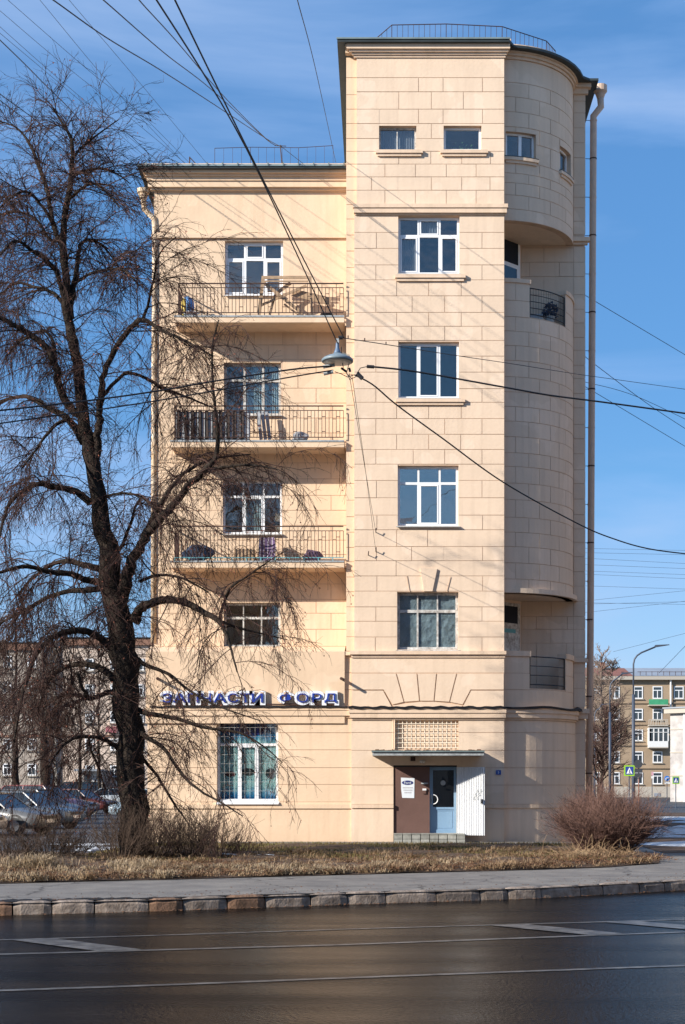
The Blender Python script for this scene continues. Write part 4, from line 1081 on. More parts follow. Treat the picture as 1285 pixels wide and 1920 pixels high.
for k in (0, 1):
    s = a+d_*(L*(.62+k*.12))+nn*.075; e2 = a+d_*(L*(.78+k*.12))+nn*.075
    MB().tube([(s.x, s.y, Z(1499)), (e2.x, e2.y, Z(1480))], .008, 5).build('hasp_bar', 'tin', leaf)
# canopy
can = empty_part('canopy')
MB().box(X(699), X(903), 43.95, DT-.001, PZ(1416.5, 44), PZ(1410, 44)).build('slab', 'tin', can)
MB().box(X(697.5), X(904.5), 43.9, DT-.003, PZ(1410, 44)+.0, PZ(1408, 44)+.01).build('top_sheet', 'roof_edge', can)
rp = random.Random(4); mb = MB()
for i in range(90):
    x = rp.uniform(X(700), X(900)); y_ = rp.uniform(44.0, 44.9); w = rp.uniform(.02, .07); mb.box(x, x+w*1.6, y_, y_+w, PZ(1408, 44)+.008, PZ(1408, 44)+.012+rp.uniform(.01, .04))
stuff(mb.build('debris', 'leaf', can))
MB().box(X(770), X(779), DT-.09, DT-.02, Z(1427), Z(1419)).build('floodlight', 'iron', can)
MB().lathe((X(792), DT-.10, Z(1428)), [(.001, -.055), (.06, -.045), (.085, -.01), (.085, .02), (.05, .04)], 14).build('lamp_globe', 'oldwhite', can)
# steps with tiled riser
st = empty_part('steps')
MB().box(X(738), X(868), 44.25, 44.99, 0.0, .10).build('step_core', 'dirt', st)
M['tile'] = mat('pale_grey_tile', (.36, .36, .32), .6, noise=(8, .35), rnd=.25)
for r2 in range(2):
    for i in range(8):
        w = (X(870)-X(738))/8; x = X(738)+w*i; MB().box(x+.01, x+w-.01, 44.215, 44.25, .0+r2*.13+.008, .13+r2*.13-.004).build('tile', 'tile', st)
for i in range(8):
    w = (X(870)-X(738))/8; x = X(738)+w*i; MB().box(x+.008, x+w-.008, 44.20, 44.98, .262, .285).build('tile', 'tile', st)
MB().box(X(738)+.005, X(870)-.005, 44.252, 44.97, .10, .261).build('step_core', 'dirt', st)
MB().box(X(738), X(806), 44.97, DT+.018, 0, .262).build('step_core', 'brown', st)
# notice poster with oval badge
po = thing('notice_poster', (X(764), DT+.015, Z(1496)), 'white paper notice with blue oval badge on the brown entrance panel', 'poster')
M['paper'] = mat('white_paper', (.72, .77, .82), .6, noise=(7, .06))
MB().prism([(X(752), DT+.008, Z(1458)), (X(777.5), DT+.008, Z(1459)), (X(777), DT+.008, Z(1496.5)), (X(754.5), DT+.008, Z(1496)), (X(752.5), DT+.008, Z(1480))], (0, .008, 0)).build('sheet', 'paper', po)
o = MB().lathe((X(764.5), DT+.002, Z(1467.5)), [(.001, 0), (1, 0), (1, .005), (.001, .005)], 24, 'y').build('badge', 'navy', po)
cc = Vector((X(764.5)-po['_loc'][0], 0, Z(1467.5)-po['_loc'][2]))
for v in o.data.vertices: v.co.x = cc.x+(v.co.x-cc.x)*.165; v.co.z = cc.z+(v.co.z-cc.z)*.065
def place_text(me, loc, m_, parent, name='lettering', rotx=90):
    me.transform(Matrix.Rotation(math.radians(rotx), 4, 'X'))
    xs_ = [v.co.x for v in me.vertices]; zs_ = [v.co.z for v in me.vertices]
    me.transform(Matrix.Translation(Vector((loc[0]-(min(xs_)+max(xs_))/2, loc[1], loc[2]-(min(zs_)+max(zs_))/2))-Vector(parent['_loc'])))
    me.materials.clear(); me.materials.append(M[m_]); o = bpy.data.objects.new(name, me); col.objects.link(o); o.parent = parent; o['_loc'] = tuple(parent['_loc']); return o
place_text(text_mesh('Ford', .11, .001), (X(764.5), DT-.001, Z(1467.5)), 'paper', po)
M['greyprint'] = mat('grey_print', (.42, .40, .42), .6)
rp = random.Random(8)
for r2 in range(3):
    mb = MB(); x = X(755.5+r2*1.5)
    while x < X(774-r2*1.5): w = rp.uniform(.010, .022); mb.box(x, x+w, DT+.004, DT+.008, Z(1478+r2*4.6), Z(1476+r2*4.6)); x += w+.012
    mb.build('print_line', 'greyprint', po)
# small fittings by the door
tag(MB().box(X(790), X(803), DT-.12, DT+.019, Z(1470), Z(1467.5)).build('shelf_bracket', 'tin'), 'short metal shelf sticking out beside the blue door', 'bracket')
ic = thing('intercom', (X(796), DT, Z(1487)), 'small white intercom box on the brown entrance panel', 'intercom')
MB().box(X(792.5), X(799.5), DT-.03, DT+.019, Z(1482), Z(1478.5)).build('cover', 'white', ic); MB().box(X(793), X(799), DT-.02, DT+.018, Z(1488), Z(1482)).build('keypad', 'brown', ic)
hn = thing('house_number_plate', (X(934.5), DT-.03, Z(1452)), 'small blue house number plate on the corner right of the door', 'sign')
M['plateblue'] = mat('enamel_blue', (.02, .09, .35), .4); MB().box(X(930), X(939.5), DT-.045, DT-.028, Z(1452.5), Z(1444)).build('plate', 'plateblue', hn)
place_text(text_mesh('5', .10, .002), (X(934.7), DT-.047, Z(1448.2)), 'paper', hn)
# electricity cable along the string course
mb = MB(); pts = []
for i in range(40):
    x = X(654)+(X(946)-X(654))*i/39; pts.append((x, DT-.165, Z(1329)+.02+.014*math.sin(i*1.7)))
for i in range(14): pts.append(WB(U0+.02+(U1-U0)*i/13, zb(1329)+.02-.02*math.sin(i), .23))
mb.tube(pts, .026, 6); mb.tube([(p[0], p[1]-.02, p[2]+.03+.01*math.sin(k*.9)) for k, p in enumerate(pts)], .016, 5)
mb.build('wall_cable', 'cable', BLD)
mb = MB(); mb.tube([(PX(282+i*9.5, DG), DG-.155, PZ(1327, DG)+.02+.008*math.sin(i*2.1)) for i in range(40)], .022, 6); mb.build('wall_cable', 'cable', BLD)
mb = MB(); mb.lathe((PX(1083, DP-.2), DP-.2, PZ(1332, DP-.2)), [(.01, -.05), (.16, -.03), (.14, .04), (.02, .10)], 10); mb.build('cable_box', 'cable', BLD)
# flag holders
for (x, y_, nm) in ((295, 1274, 'left'), (640, 1274, 'right')):
    MB().tube([(PX(x, DG)+.06, DG, PZ(y_, DG)+.0), (PX(x, 44.5), 44.55, PZ(y_-.5, 44.55)+.02)], .045, 8).build('flag_holder', 'iron', BLD)

# --- shop sign letters
sg = thing('shop_sign', (PX(470, DG), DG-.25, PZ(1325, DG)), 'blue letters on white backing spelling a car parts shop name above the left window', 'sign')
M['signblue'] = mat('deep_blue_acrylic', (.02, .05, .32), .35); M['signwhite'] = mat('white_sign_backing', (.80, .82, .86), .4)
spans = [('З', 304, 324), ('А', 325, 350), ('П', 352, 373), ('Ч', 377, 397), ('А', 400, 425), ('С', 427, 448), ('Т', 450, 470), ('И', 472, 494), ('Ф', 524, 550), ('О', 556, 579), ('Р', 585, 604), ('Д', 608, 632)]
DSG = DG-.16
for ch, a, b in spans:
    zc0, zc1 = (PZ(1318, DSG), PZ(1299.5, DSG)) if ch != 'Д' else (PZ(1318.5, DSG), PZ(1299.5, DSG))
    def fit(off, yloc, m_, ext, grow):
        me = text_mesh(ch, 1.0, ext, off); me.transform(Matrix.Rotation(PI/2, 4, 'X'))
        xs_ = [v.co.x for v in me.vertices]; zs_ = [v.co.z for v in me.vertices]
        sx = (PX(b, DSG)-PX(a, DSG)+2*grow)/(max(xs_)-min(xs_)); sz = (zc1-zc0+2*grow)/(max(zs_)-min(zs_))
        S = Matrix.Diagonal((sx, 1, sz, 1)); me.transform(S)
        me.transform(Matrix.Translation(Vector((PX(a, DSG)-grow-min(xs_)*sx, yloc, zc0-grow-min(zs_)*sz))-Vector(sg['_loc'])))
        me.materials.clear(); me.materials.append(M[m_]); o = bpy.data.objects.new('letter', me); return o
    o = fit(.0, DSG-.05, 'signblue', .015, -.012); o.name = 'letter'; col.objects.link(o); o.parent = sg
    o2 = fit(.07, DSG-.0, 'signwhite', .03, .065); o2.name = 'letter_backing'; col.objects.link(o2); o2.parent = o
MB().box(PX(306, DG), PX(630, DG), DG-.17, DG-.13, PZ(1322.5, DG), PZ(1320, DG)).build('mounting_rail', 'iron', sg)

# ------------------------------------------------------------------ OVERHEAD LAMP AND WIRES
lp = thing('hanging_street_lamp', tuple(PT(633, 672, 29)), 'round grey street lamp hanging from wires in front of the facade', 'street lamp')
LD = 29.0; c = PT(633, 673, LD); pxm = LD/F
MB().lathe(tuple(c), [(.001, -.062), (.285, -.062), (.30, -.05), (.30, -.02), (.27, .01), (.19, .05), (.12, .075), (.08, .10), (.001, .11)], 28).build('housing', mat('grey_lamp_housing', (.20, .26, .30), .45, noise=(9, .2)), lp, smooth=True)
MB().lathe((c.x, c.y, c.z), [(.001, -.074), (.15, -.073), (.262, -.066), (.262, -.060), (.001, -.060)], 28).build('diffuser', mat('milky_lamp_glass', (.85, .80, .72), .35), lp, smooth=True)
MB().lathe((c.x, c.y, c.z+.10), [(.085, -.02), (.055, .05), (.035, .11), (.030, .20), (.02, .22)], 14).build('neck', mat('blue_grey_casting', (.10, .16, .25), .5), lp, smooth=True)
MB().box(c.x-.025, c.x+.03, c.y-.03, c.y+.03, c.z+.30, c.z+.38).build('clamp', 'tin', lp)
mb = MB()
for i in range(8): mb.box(c.x+.10+i*.018, c.x+.108+i*.018, c.y-.10, c.y+.10, c.z+.06-i*.004, c.z+.10-i*.006)
mb.build('cooling_fin', 'roof_edge', lp)
wires = 0
def wire(pts, r, label, group, name='overhead_wire', m_='cable', n=8, sag=0):
    P = [PT(*p) for p in pts]
    if len(P) > 2:
        Q = []
        for i in range(len(P)-1):
            p0 = P[max(i-1, 0)]; p1 = P[i]; p2 = P[i+1]; p3 = P[min(i+2, len(P)-1)]
            for k in range(n):
                t = k/n; Q.append(.5*((2*p1)+(-p0+p2)*t+(2*p0-5*p1+4*p2-p3)*t*t+(-p0+3*p1-3*p2+p3)*t**3))
        Q.append(P[-1]); P = Q
    o = MB().tube(P, r, 5).build(name, m_); tag(o, label, 'wire', group); return o
G1 = 'wires holding the hanging street lamp'
wire([(262, -50, 16.2), (463, 280, 22.5), (634, 645, LD)], .011, 'left wire of the parallel pair running down to the hanging lamp', G1)
wire([(304, -50, 16.2), (480, 310, 22.5), (645, 633, LD+.1)], .011, 'right wire of the parallel pair running down to the hanging lamp', G1)
wire([(655, 700, LD), (680, 850, 37), (705, 998, DT-.05)], .006, 'thin guy wire from below the lamp to the upper wall hook', G1)
wire([(660, 702, LD+.1), (684, 870, 37), (705, 1034, DT-.05)], .006, 'thin guy wire from below the lamp to the lower wall hook', G1)
wire([(640, 633, LD), (725, 646, 31), (852, 666, 35), (960, 682, 39), (1080, 701, 44), (1151, 711, 47), (1330, 736, 55)], .009, 'thin wire with insulators crossing the tower level with the fourth floor windows', G1)
wire([(690, 687, LD), (780, 697, 29.5), (945, 726, 30), (1030, 741, 30.5), (1130, 754, 31), (1320, 780, 32)], .018, 'thick black cable from the lamp to the right edge of the photo', G1)
wire([(665, 703, LD), (700, 722, 29.3), (745, 760, 29.5), (830, 822, 30), (945, 905, 31), (1080, 980, 32.5), (1147, 1009, 33.3), (1222, 1030, 34.2), (1330, 1043, 35.5)], .015, 'black cable sloping from the lamp down across the rounded bay', G1)
wire([(625, 686, LD), (545, 693, 28.6), (400, 715, 28), (290, 734, 27.5), (150, 753, 27), (-60, 776, 26)], .016, 'upper of two black cables running left from the lamp through the tree', G1)
wire([(625, 694, LD), (545, 707, 28.6), (400, 733, 28), (290, 752, 27.5), (150, 773, 27), (-60, 802, 26)], .013, 'lower of two black cables running left from the lamp through the tree', G1)
ins = thing('insulator_cluster', tuple(PT(650, 700, LD)), 'tangle of insulators and clamps just below the hanging lamp', 'insulators')
for (a, b, r, m_) in (((606, 688), (628, 684), .034, 'tin'), ((607, 701), (625, 697), .034, 'tin'), ((688, 687), (702, 688), .032, 'cable'), ((670, 700), (680, 710), .040, 'cable'), ((640, 690), (650, 697), .022, 'cable'), ((655, 690), (657, 697), .022, 'cable')):
    MB().tube([PT(*a, LD), PT(*b, LD)], r, 8).build('insulator', m_, ins)
for (pts) in ([(628, 697), (640, 701), (652, 707), (664, 703)], [(690, 687), (676, 690), (668, 703)], [(650, 698), (656, 712), (668, 706)], [(640, 650), (641, 668), (644, 690)], [(655, 680), (652, 692), (650, 700), (660, 710), (672, 704)]):
    MB().tube([PT(x, y_, LD+.02) for x, y_ in pts], .008, 5).build('jumper_wire', 'cable', ins)
MB().tube([PT(635, 633, LD), PT(643, 633, LD)], .035, 8).build('insulator', 'cable', ins)
for x, y_ in ((653, 632), (684, 637), (724, 644)):
    MB().tube([PT(x, y_-3, 29+(x-640)*.025), PT(x, y_+2, 29+(x-640)*.025)], .012, 5).build('clamp', 'iron', ins)
for (x, y_) in ((705, 998), (705, 1034), (691, 1041)):
    tag(MB().tube([PT(x, y_, DT-.02), PT(x, y_, DT-.02)+Vector((0, -.12, .02)), PT(x, y_, DT-.02)+Vector((.01, -.14, .10))], .014, 6).build('wall_hook', 'iron'), {998: 'upper iron wall hook holding a guy wire on the tower', 1034: 'middle iron wall hook just under the upper one', 1041: 'lowest small wall hook left of the other two'}[y_], 'hook', 'wall hooks on the tower')
mast = thing('roof_mast', tuple(PT(529, 306, 47)), 'thin iron mast on the left roof where wires meet', 'mast')
MB().tube([PT(529, 308, 47), PT(526, 272, 47)], .018, 6).build('pole', 'iron', mast); MB().tube([PT(515, 273, 47), PT(537, 274, 47)], .012, 5).build('crossbar', 'iron', mast)
G2 = 'black wires from the street to the mast on the left roof'
wire([(40, -40, 17), (100, 0, 18.5), (199, 70, 21.5), (299, 130, 26), (388, 187, 31.5), (498, 259, 41), (529, 276, 47)], .009, 'lowest of three black wires converging on the roof mast', G2)
wire([(150, -35, 18), (194, 0, 19.5), (309, 100, 26), (398, 169, 33), (503, 264, 43), (527, 274, 47)], .009, 'middle of three black wires converging on the roof mast', G2)
wire([(235, -40, 18), (261, 0, 20), (329, 75, 25.5), (423, 184, 34), (505, 265, 43), (527, 274, 47)], .009, 'topmost of three black wires converging on the roof mast', G2)
wire([(527, 274, 47), (560, 300, 48.5), (590, 322, 50)], .008, 'short black wire going down from the roof mast behind the roof', G2)
wire([(552, -25, 19), (558, 0, 20), (593, 134, 30), (630, 305, 48)], .007, 'single steep wire just left of the tower roof', 'steep wire beside the tower')
G3 = 'wires crossing behind the tree top on the left'
for pts, lb in (([(-40, 38, 34), (0, 75, 36), (75, 149, 41), (169, 249, 50), (286, 412, 66)], 'uppermost dark wire passing behind the tree top'), ([(-40, 148, 44), (0, 176, 46), (140, 285, 54), (286, 434, 68)], 'middle dark wire passing behind the tree top'), ([(-40, 160, 45), (0, 188, 47), (140, 300, 55), (286, 450, 69)], 'lowest dark wire passing behind the tree top')):
    wire(pts, .014, lb, G3)
G4 = 'faint thin wires in the sky between tree and left roof'
for q9, pts in enumerate(([(-30, -3), (0, 20), (100, 105), (199, 184), (339, 299), (360, 316)], [(-30, 22), (0, 50), (125, 160), (299, 304), (315, 318)], [(-30, 36), (0, 62), (140, 180), (279, 299), (300, 316)], [(0, -14), (15, 0), (164, 130), (249, 199), (349, 299), (365, 316)], [(55, -20), (75, 0), (174, 120), (240, 195), (344, 304), (356, 316)], [(112, -25), (130, 0), (224, 110), (299, 199), (386, 304), (398, 318)])):
    n = len(pts); wire([(p[0], p[1], 30+25*i/(n-1)) for i, p in enumerate(pts)], .006, ['faint sky wire reaching the left roof third from its left corner', 'faint sky wire reaching the left roof second from its left corner', 'faint sky wire reaching the left roof nearest its left corner', 'faint sky wire just left of the roof bracket, crossing its neighbour', 'faint sky wire that meets the left roof right at the small bracket', 'faint sky wire reaching the left roof farthest right, past the bracket'][q9], G4, m_='cable_thin')
G5 = 'wires right of the drainpipe'
for pts, lb, r in (([(1095, 551, 50), (1118, 566, 51), (1330, 692, 60)], 'uppermost wire leaving the drainpipe to the right', .011), ([(1096, 667, 50), (1118, 685, 51), (1223, 763, 56), (1330, 832, 62)], 'steep wire crossing two others right of the drainpipe', .011),
                   ([(1096, 716, 50), (1193, 743, 53), (1330, 808, 58)], 'gently sloping wire meeting the steep wire right of the drainpipe', .009), ([(1096, 725, 50), (1118, 737, 51), (1330, 864, 60)], 'lowest sloping wire right of the drainpipe below the thick cable', .010)):
    wire(pts, r, lb, G5)
G6 = 'faint distant wires low in the sky right of the drainpipe'
for q9, (y0, y1) in enumerate(((1028, 1033), (1036, 1041), (1046, 1059), (1058, 1068), (1070, 1079), (1076, 1087), (1098, 1106), (1133, 1127), (1130, 1134), (1128, 1103), (1150, 1122))):
    wire([(1085, y0, 110), (1330, y1, 110)], .010, ('rising ' if y1 < y0-10 else '')+['topmost', 'second from top', 'third from top', 'fourth from top', 'fifth from top', 'sixth from top', 'seventh from top', 'eighth from top', 'ninth from top', 'steep upper', 'steep lower'][q9]+' of the faint far wires right of the drainpipe', G6, m_='cable_thin')
wire([(1150, 1222, 100), (1330, 1176, 100)], .010, 'faint distant wire rising above the far street lamp', G6+' rising', m_='cable_thin')
wire([(1236, 1262, 80), (1330, 1165, 60)], .010, 'dark wire rising steeply from the far roof to the right edge', 'wire over the far roof')

# ------------------------------------------------------------------ BARE TREES AND SHRUBS
class Twigs:
    """collects thin polylines and turns them into three-sided tapering tubes"""
    def __init__(s): s.mb = MB()
    def add(s, pts, r0, r1, sides=3):
        n = len(pts); s.mb.tube(pts, [r0+(r1-r0)*k/(n-1) for k in range(n)], sides, False)
def grow(rnd, p, d, L, n, droop, wob):
    pts = [p.copy()]; d = d.normalized(); st = L/n
    for k in range(n):
        d = (d+Vector((rnd.gauss(0, wob), rnd.gauss(0, wob), rnd.gauss(0, wob)))+Vector((0, 0, -droop))).normalized()
        p = p+d*st; pts.append(p.copy())
    return pts
def limb_at(pts, t):
    t = t*(len(pts)-1); i = min(int(t), len(pts)-2); return pts[i].lerp(pts[i+1], t-i), (pts[i+1]-pts[i]).normalized()

TD = 35.3
LIMBS = [   # photo columns, rows, radius in photo pixels; last value = drift in depth at the tip
 ([(255,1603,33),(250,1570,29),(247,1450,27),(236,1300,27),(226,1200,26),(206,1050,21),(187,950,17),(170,850,15),(157,790,13),(147,700,11),(137,640,10),(127,587,9.5),(122,506,8),(119,437,7),(131,350,5.5),(136,303,4.5),(134,262,3.5),(118,232,2.5),(98,200,1.5)], 0),
 ([(222,1150,16),(235,1095,14),(250,1050,11),(270,1010,9),(300,975,8),(330,940,7),(360,905,6.5),(385,882,6),(405,855,5),(408,800,3.5),(400,730,2.5),(398,655,2),(410,600,1.2)], -1.0),
 ([(268,1012,7),(290,965,6),(315,925,5),(340,893,4),(372,872,3),(410,858,2),(470,852,1.3)], .8),
 ([(385,882,5),(420,876,3),(470,872,2.2),(520,880,1.2)], -.6),
 ([(252,1165,11),(262,1145,9.5),(275,1135,9),(310,1125,8),(350,1130,7),(385,1150,6),(412,1166,5),(430,1205,3),(445,1260,1.5)], -1.3),
 ([(412,1160,3.2),(430,1105,2.8),(465,1080,2),(500,1055,1.4),(540,1030,.9)], -1.6),
 ([(385,1150,4),(440,1175,2.6),(500,1190,1.4),(540,1200,.8)], .5),
 ([(176,880,10),(181,863,9),(183,817,8),(187,778,7),(190,739,7),(194,700,6),(219,650,5.5),(245,615,5.5),(269,600,5),(300,618,3.5),(350,640,2.4),(400,668,1.4)], -.9),
 ([(269,600,3.5),(285,540,2.2),(300,475,1.5),(331,444,.9)], -1.2),
 ([(190,745,4.5),(233,702,3.5),(272,708,3),(307,729,4),(345,742,2.4),(400,765,1.4)], 1.0),
 ([(130,600,7),(134,565,6.5),(139,531,6),(147,484,4.5),(153,456,3.5),(175,450,2.8),(203,472,2.2),(235,520,1.2)], .9),
 ([(139,531,4),(172,512,3),(200,506,2.6),(231,506,2.2),(262,535,1.2)], -.7),
 ([(131,350,3.5),(137,331,3.2),(156,322,2.8),(187,316,2.3),(219,326,1.8),(245,345,1)], .7),
 ([(128,375,3.2),(157,350,3),(175,344,2.6),(200,360,2),(225,390,1.1)], -.9),
 ([(136,300,2.8),(150,280,2.4),(172,262,2),(200,240,1.4),(222,225,.9)], .5),
 ([(119,465,6),(115,459,5.5),(103,428,5),(90,365,4.5),(78,325,4),(59,278,3),(40,247,2.2),(10,230,1.4),(-30,225,1)], .9),
 ([(100,420,3.5),(75,381,3),(47,359,2.6),(15,375,2),(-20,410,1.2)], -.8),
 ([(118,450,3.5),(94,450,3.2),(69,412,3),(31,397,2.4),(0,403,1.8),(-40,425,1)], 1.2),
 ([(122,560,5),(108,515,5),(90,490,4.5),(60,470,3.5),(30,452,3),(0,478,2.2),(-40,520,1.2)], -1.2),
 ([(128,600,5),(112,560,4),(90,545,3.4),(62,537,3),(31,531,2.4),(0,553,1.8),(-40,600,1)], .9),
 ([(152,778,9),(128,758,8),(112,725,7.5),(106,694,7),(94,662,7),(62,631,6),(31,612,5),(0,597,4),(-60,590,2)], -.9),
 ([(106,690,4),(100,640,3.5),(80,620,3),(40,640,2.2),(10,660,1.5)], .8),
 ([(157,830,8),(128,786,7),(93,766,5.5),(60,748,4.5),(39,743,4),(0,755,3),(-50,790,1.6)], 1.1),
 ([(128,786,4),(100,800,3.4),(70,840,2.4),(40,880,1.4)], -1.1),
 ([(168,945,8),(144,922,7),(97,912,6),(70,908,5),(31,930,4),(10,965,3),(-10,1040,1.4)], -1.0),
 ([(185,1066,7),(160,1060,6),(125,1052,5),(95,1060,4.2),(60,1085,3),(30,1120,1.8)], .9),
 ([(190,1092,7.5),(160,1087,6.5),(136,1077,6),(89,1072,5),(50,1062,4),(0,1073,3),(-50,1090,2)], -1.2),
 ([(195,1103,7),(160,1107,6),(132,1108,5),(90,1120,4.6),(60,1137,4),(25,1155,3),(-20,1180,2)], .7),
 ([(212,1215,8),(198,1205,7.5),(179,1190,7),(148,1182,7),(109,1190,6),(74,1217,5),(54,1264,4),(38,1320,3),(25,1400,1.6)], -1.3),
 ([(214,1275,7.5),(206,1264,7),(183,1250,6.5),(148,1245,6),(113,1256,5),(88,1285,3.4),(70,1340,2)], .9),
 ([(222,1300,7),(204,1298,5.5),(185,1305,5),(168,1310,4.6),(158,1295,4),(145,1260,3)], -.6),
 ([(165,1308,3.5),(140,1303,3),(110,1308,2.2),(80,1330,1.4)], .5),
 ([(228,1410,6),(214,1397,5),(194,1385,4),(166,1381,3.4),(138,1385,3),(112,1405,2),(90,1440,1.2)], -.7),
 ([(166,1382,3),(172,1410,2.6),(185,1440,2),(198,1480,1.2)], .3),
 ([(250,1225,7),(270,1245,5.5),(318,1265,4.2),(353,1293,3.4),(398,1319,2.8),(440,1335,2),(490,1352,1.2)], -1.1),
 ([(255,1330,8),(280,1338,6.5),(334,1348,5),(382,1364,4),(446,1373,3),(494,1399,2),(530,1430,1.1)], -.9),
 ([(256,1360,7),(270,1378,6),(312,1408,5),(343,1453,4),(375,1482,3),(414,1504,2.2),(455,1530,1.2)], -1.3),
 ([(258,1400,6),(270,1424,5),(296,1456,4),(327,1507,2.8),(350,1540,1.5)], .6),
 ([(205,1045,5),(230,1020,3.5),(262,935,2.4),(275,938,1.8),(310,960,1)], .6),
 ([(165,940,4),(200,930,3),(240,925,2.4),(275,940,1.4),(300,975,.8)], -.8),
 ([(262,1090,4),(300,1078,3),(345,1085,2.4),(390,1110,1.4)], -.7),
 ([(232,1100,6),(222,1120,5),(205,1135,4)], .3),
]
rt_ = random.Random(21)
tree = thing('lime_tree', tuple(PT(252, 1600, TD).xy)+(0.0,), 'large bare lime tree with drooping branches left of the apartment house', 'tree')
tw = Twigs(); budm = MB()
def bud(rnd, p, s=.022):
    a, b = Vector((rnd.gauss(0, 1), rnd.gauss(0, 1), rnd.gauss(0, 1))).normalized()*s, Vector((rnd.gauss(0, 1), rnd.gauss(0, 1), rnd.gauss(0, 1))).normalized()*s
    i = len(budm.v); budm.v += [tuple(p-a), tuple(p+b), tuple(p+a), tuple(p-b)]; budm.f.append((i, i+1, i+2, i+3))
def fine(rnd, P, dens, L2, droop, r):
    """little side shoots along a twig"""
    n = max(2, int(dens*sum((b-a).length for a, b in zip(P, P[1:]))))
    for k in range(n):
        q, dd = limb_at(P, rnd.uniform(.15, 1)); side = Vector((rnd.gauss(0, 1), rnd.gauss(0, 1), rnd.gauss(0, .7)))
        pts = grow(rnd, q, dd*.9+side.normalized()*.75, L2*rnd.uniform(.5, 1.25), 3, droop, .13)
        tw.add(pts, r, r*.55)
        if rnd.random() < .16: bud(rnd, pts[-1])
for idx, (L_, dy) in enumerate(LIMBS):
    pts = []; n = len(L_)
    for k, (x, y_, r) in enumerate(L_):
        D = TD+dy*1.35*(k/(n-1))**1.3 if idx else TD
        pts.append(PT(x, y_, D))
    rad = [r*TD/F*(.72 if 34 <= idx <= 37 else .92) for _, _, r in L_]
    # smooth the traced line
    Q, R = [], []
    for i in range(n-1):
        p0 = pts[max(i-1, 0)]; p1 = pts[i]; p2 = pts[i+1]; p3 = pts[min(i+2, n-1)]
        for k in range(4):
            t = k/4; q = .5*((2*p1)+(-p0+p2)*t+(2*p0-5*p1+4*p2-p3)*t*t+(-p0+3*p1-3*p2+p3)*t**3)
            rr_ = rad[i]+(rad[i+1]-rad[i])*t
            jit = .15*rr_ if idx == 0 else .25*rr_
            Q.append(q+Vector((rt_.gauss(0, jit), rt_.gauss(0, jit), 0))); R.append(rr_*(1+rt_.uniform(-.05, .07)))
    Q.append(pts[-1]); R.append(rad[-1])
    if idx == 0: Q[0] = Vector((Q[0].x, Q[0].y, -.05)); R[0] *= 1.15
    MB().tube(Q, R, 14 if idx == 0 else 8).build('trunk' if idx == 0 else 'limb', 'bark', tree, smooth=True)
    # secondary branches
    length = sum((b-a).length for a, b in zip(Q, Q[1:]))
    start = .48 if idx == 0 else .14
    ns = int(length*(5.6 if idx else 3.8)*(1-start))+5
    ax = sum(q_[0] for q_ in L_)/len(L_); ay = sum(q_[1] for q_ in L_)/len(L_)
    if ax > 270 and ay > 1150: ns = int(ns*.5)
    elif ax > 270: ns = int(ns*.8)
    if ay < 620 and idx: ns = int(ns*1.55)
    elif idx == 0: ns = int(ns*1.3)
    for k in range(ns):
        t = start+(1-start)*rt_.random()**.9
        q, dd = limb_at(Q, t)
        rl_ = R[min(int(t*(len(R)-1)), len(R)-1)]
        hgt = q.z
        high = max(0, min(1, (hgt-12)/6))
        side = Vector((rt_.gauss(0, 1), rt_.gauss(0, .7), rt_.gauss(0, .5)+.25+high*.6)).normalized()
        droop = (.20-.17*high)*rt_.uniform(.6, 1.4)
        L = rt_.uniform(.6, 2.5)*(1-.55*high)*(1.0 if idx else .8)
        if idx in (25, 26, 28, 29): L *= 1.35; droop += .12
        if hgt < 4.2: L *= .85
        r0 = min(rl_*.5, rt_.uniform(.010, .019))
        P = grow(rt_, q, dd*.7+side, L, 7, droop, .12)
        P = [p if p.z > .25 else Vector((p.x, p.y, .25)) for p in P]
        if any(p.y > 44.6 for p in P): P = [Vector((p.x, min(p.y, 44.4), p.z)) for p in P]
        tw.add(P, r0, .0045, 4)
        m3 = int(L*8)+2
        for j in range(m3):
            q2, d2 = limb_at(P, rt_.uniform(.12, 1)); s2 = Vector((rt_.gauss(0, 1), rt_.gauss(0, 1), rt_.gauss(0, .6)+.1+.4*high)).normalized()
            L2 = rt_.uniform(.25, .95)*(1-.25*high)
            P2 = grow(rt_, q2, d2*.8+s2*.8, L2, 4, droop*1.1+.02, .13)
            P2 = [p if p.z > .2 else Vector((p.x, p.y, .2)) for p in P2]
            tw.add(P2, .0060, .0034)
            fine(rt_, P2, 7.0, .26, droop, .0036)
for k in range(620):
    z = rt_.uniform(.8, 10.5); y_ = HY-(z-CH)/TD*F; x = lerp([(880, 172), (950, 187), (1050, 206), (1200, 226), (1300, 236), (1450, 247), (1570, 250), (1603, 255)], y_); r_ = lerp([(880, 16), (950, 17), (1200, 26), (1450, 27), (1570, 29), (1603, 33)], y_)*TD/F
    a = rt_.uniform(-PI, PI); q = Vector((PX(x, TD)+r_*math.cos(a)*.9, TD+r_*math.sin(a)*.9, z))
    P = grow(rt_, q, Vector((math.cos(a), math.sin(a), rt_.gauss(.5, .5))), rt_.uniform(.25, 1.1), 5, rt_.uniform(.05, .35), .22); tw.add(P, .0075, .0035); fine(rt_, P, 5, .22, .1, .0036)
stuff(tw.mb.build('twigs', 'twig', tree)); stuff(budm.build('dry_bracts', 'bud', tree))
print('tree faces', len(tw.mb.f))

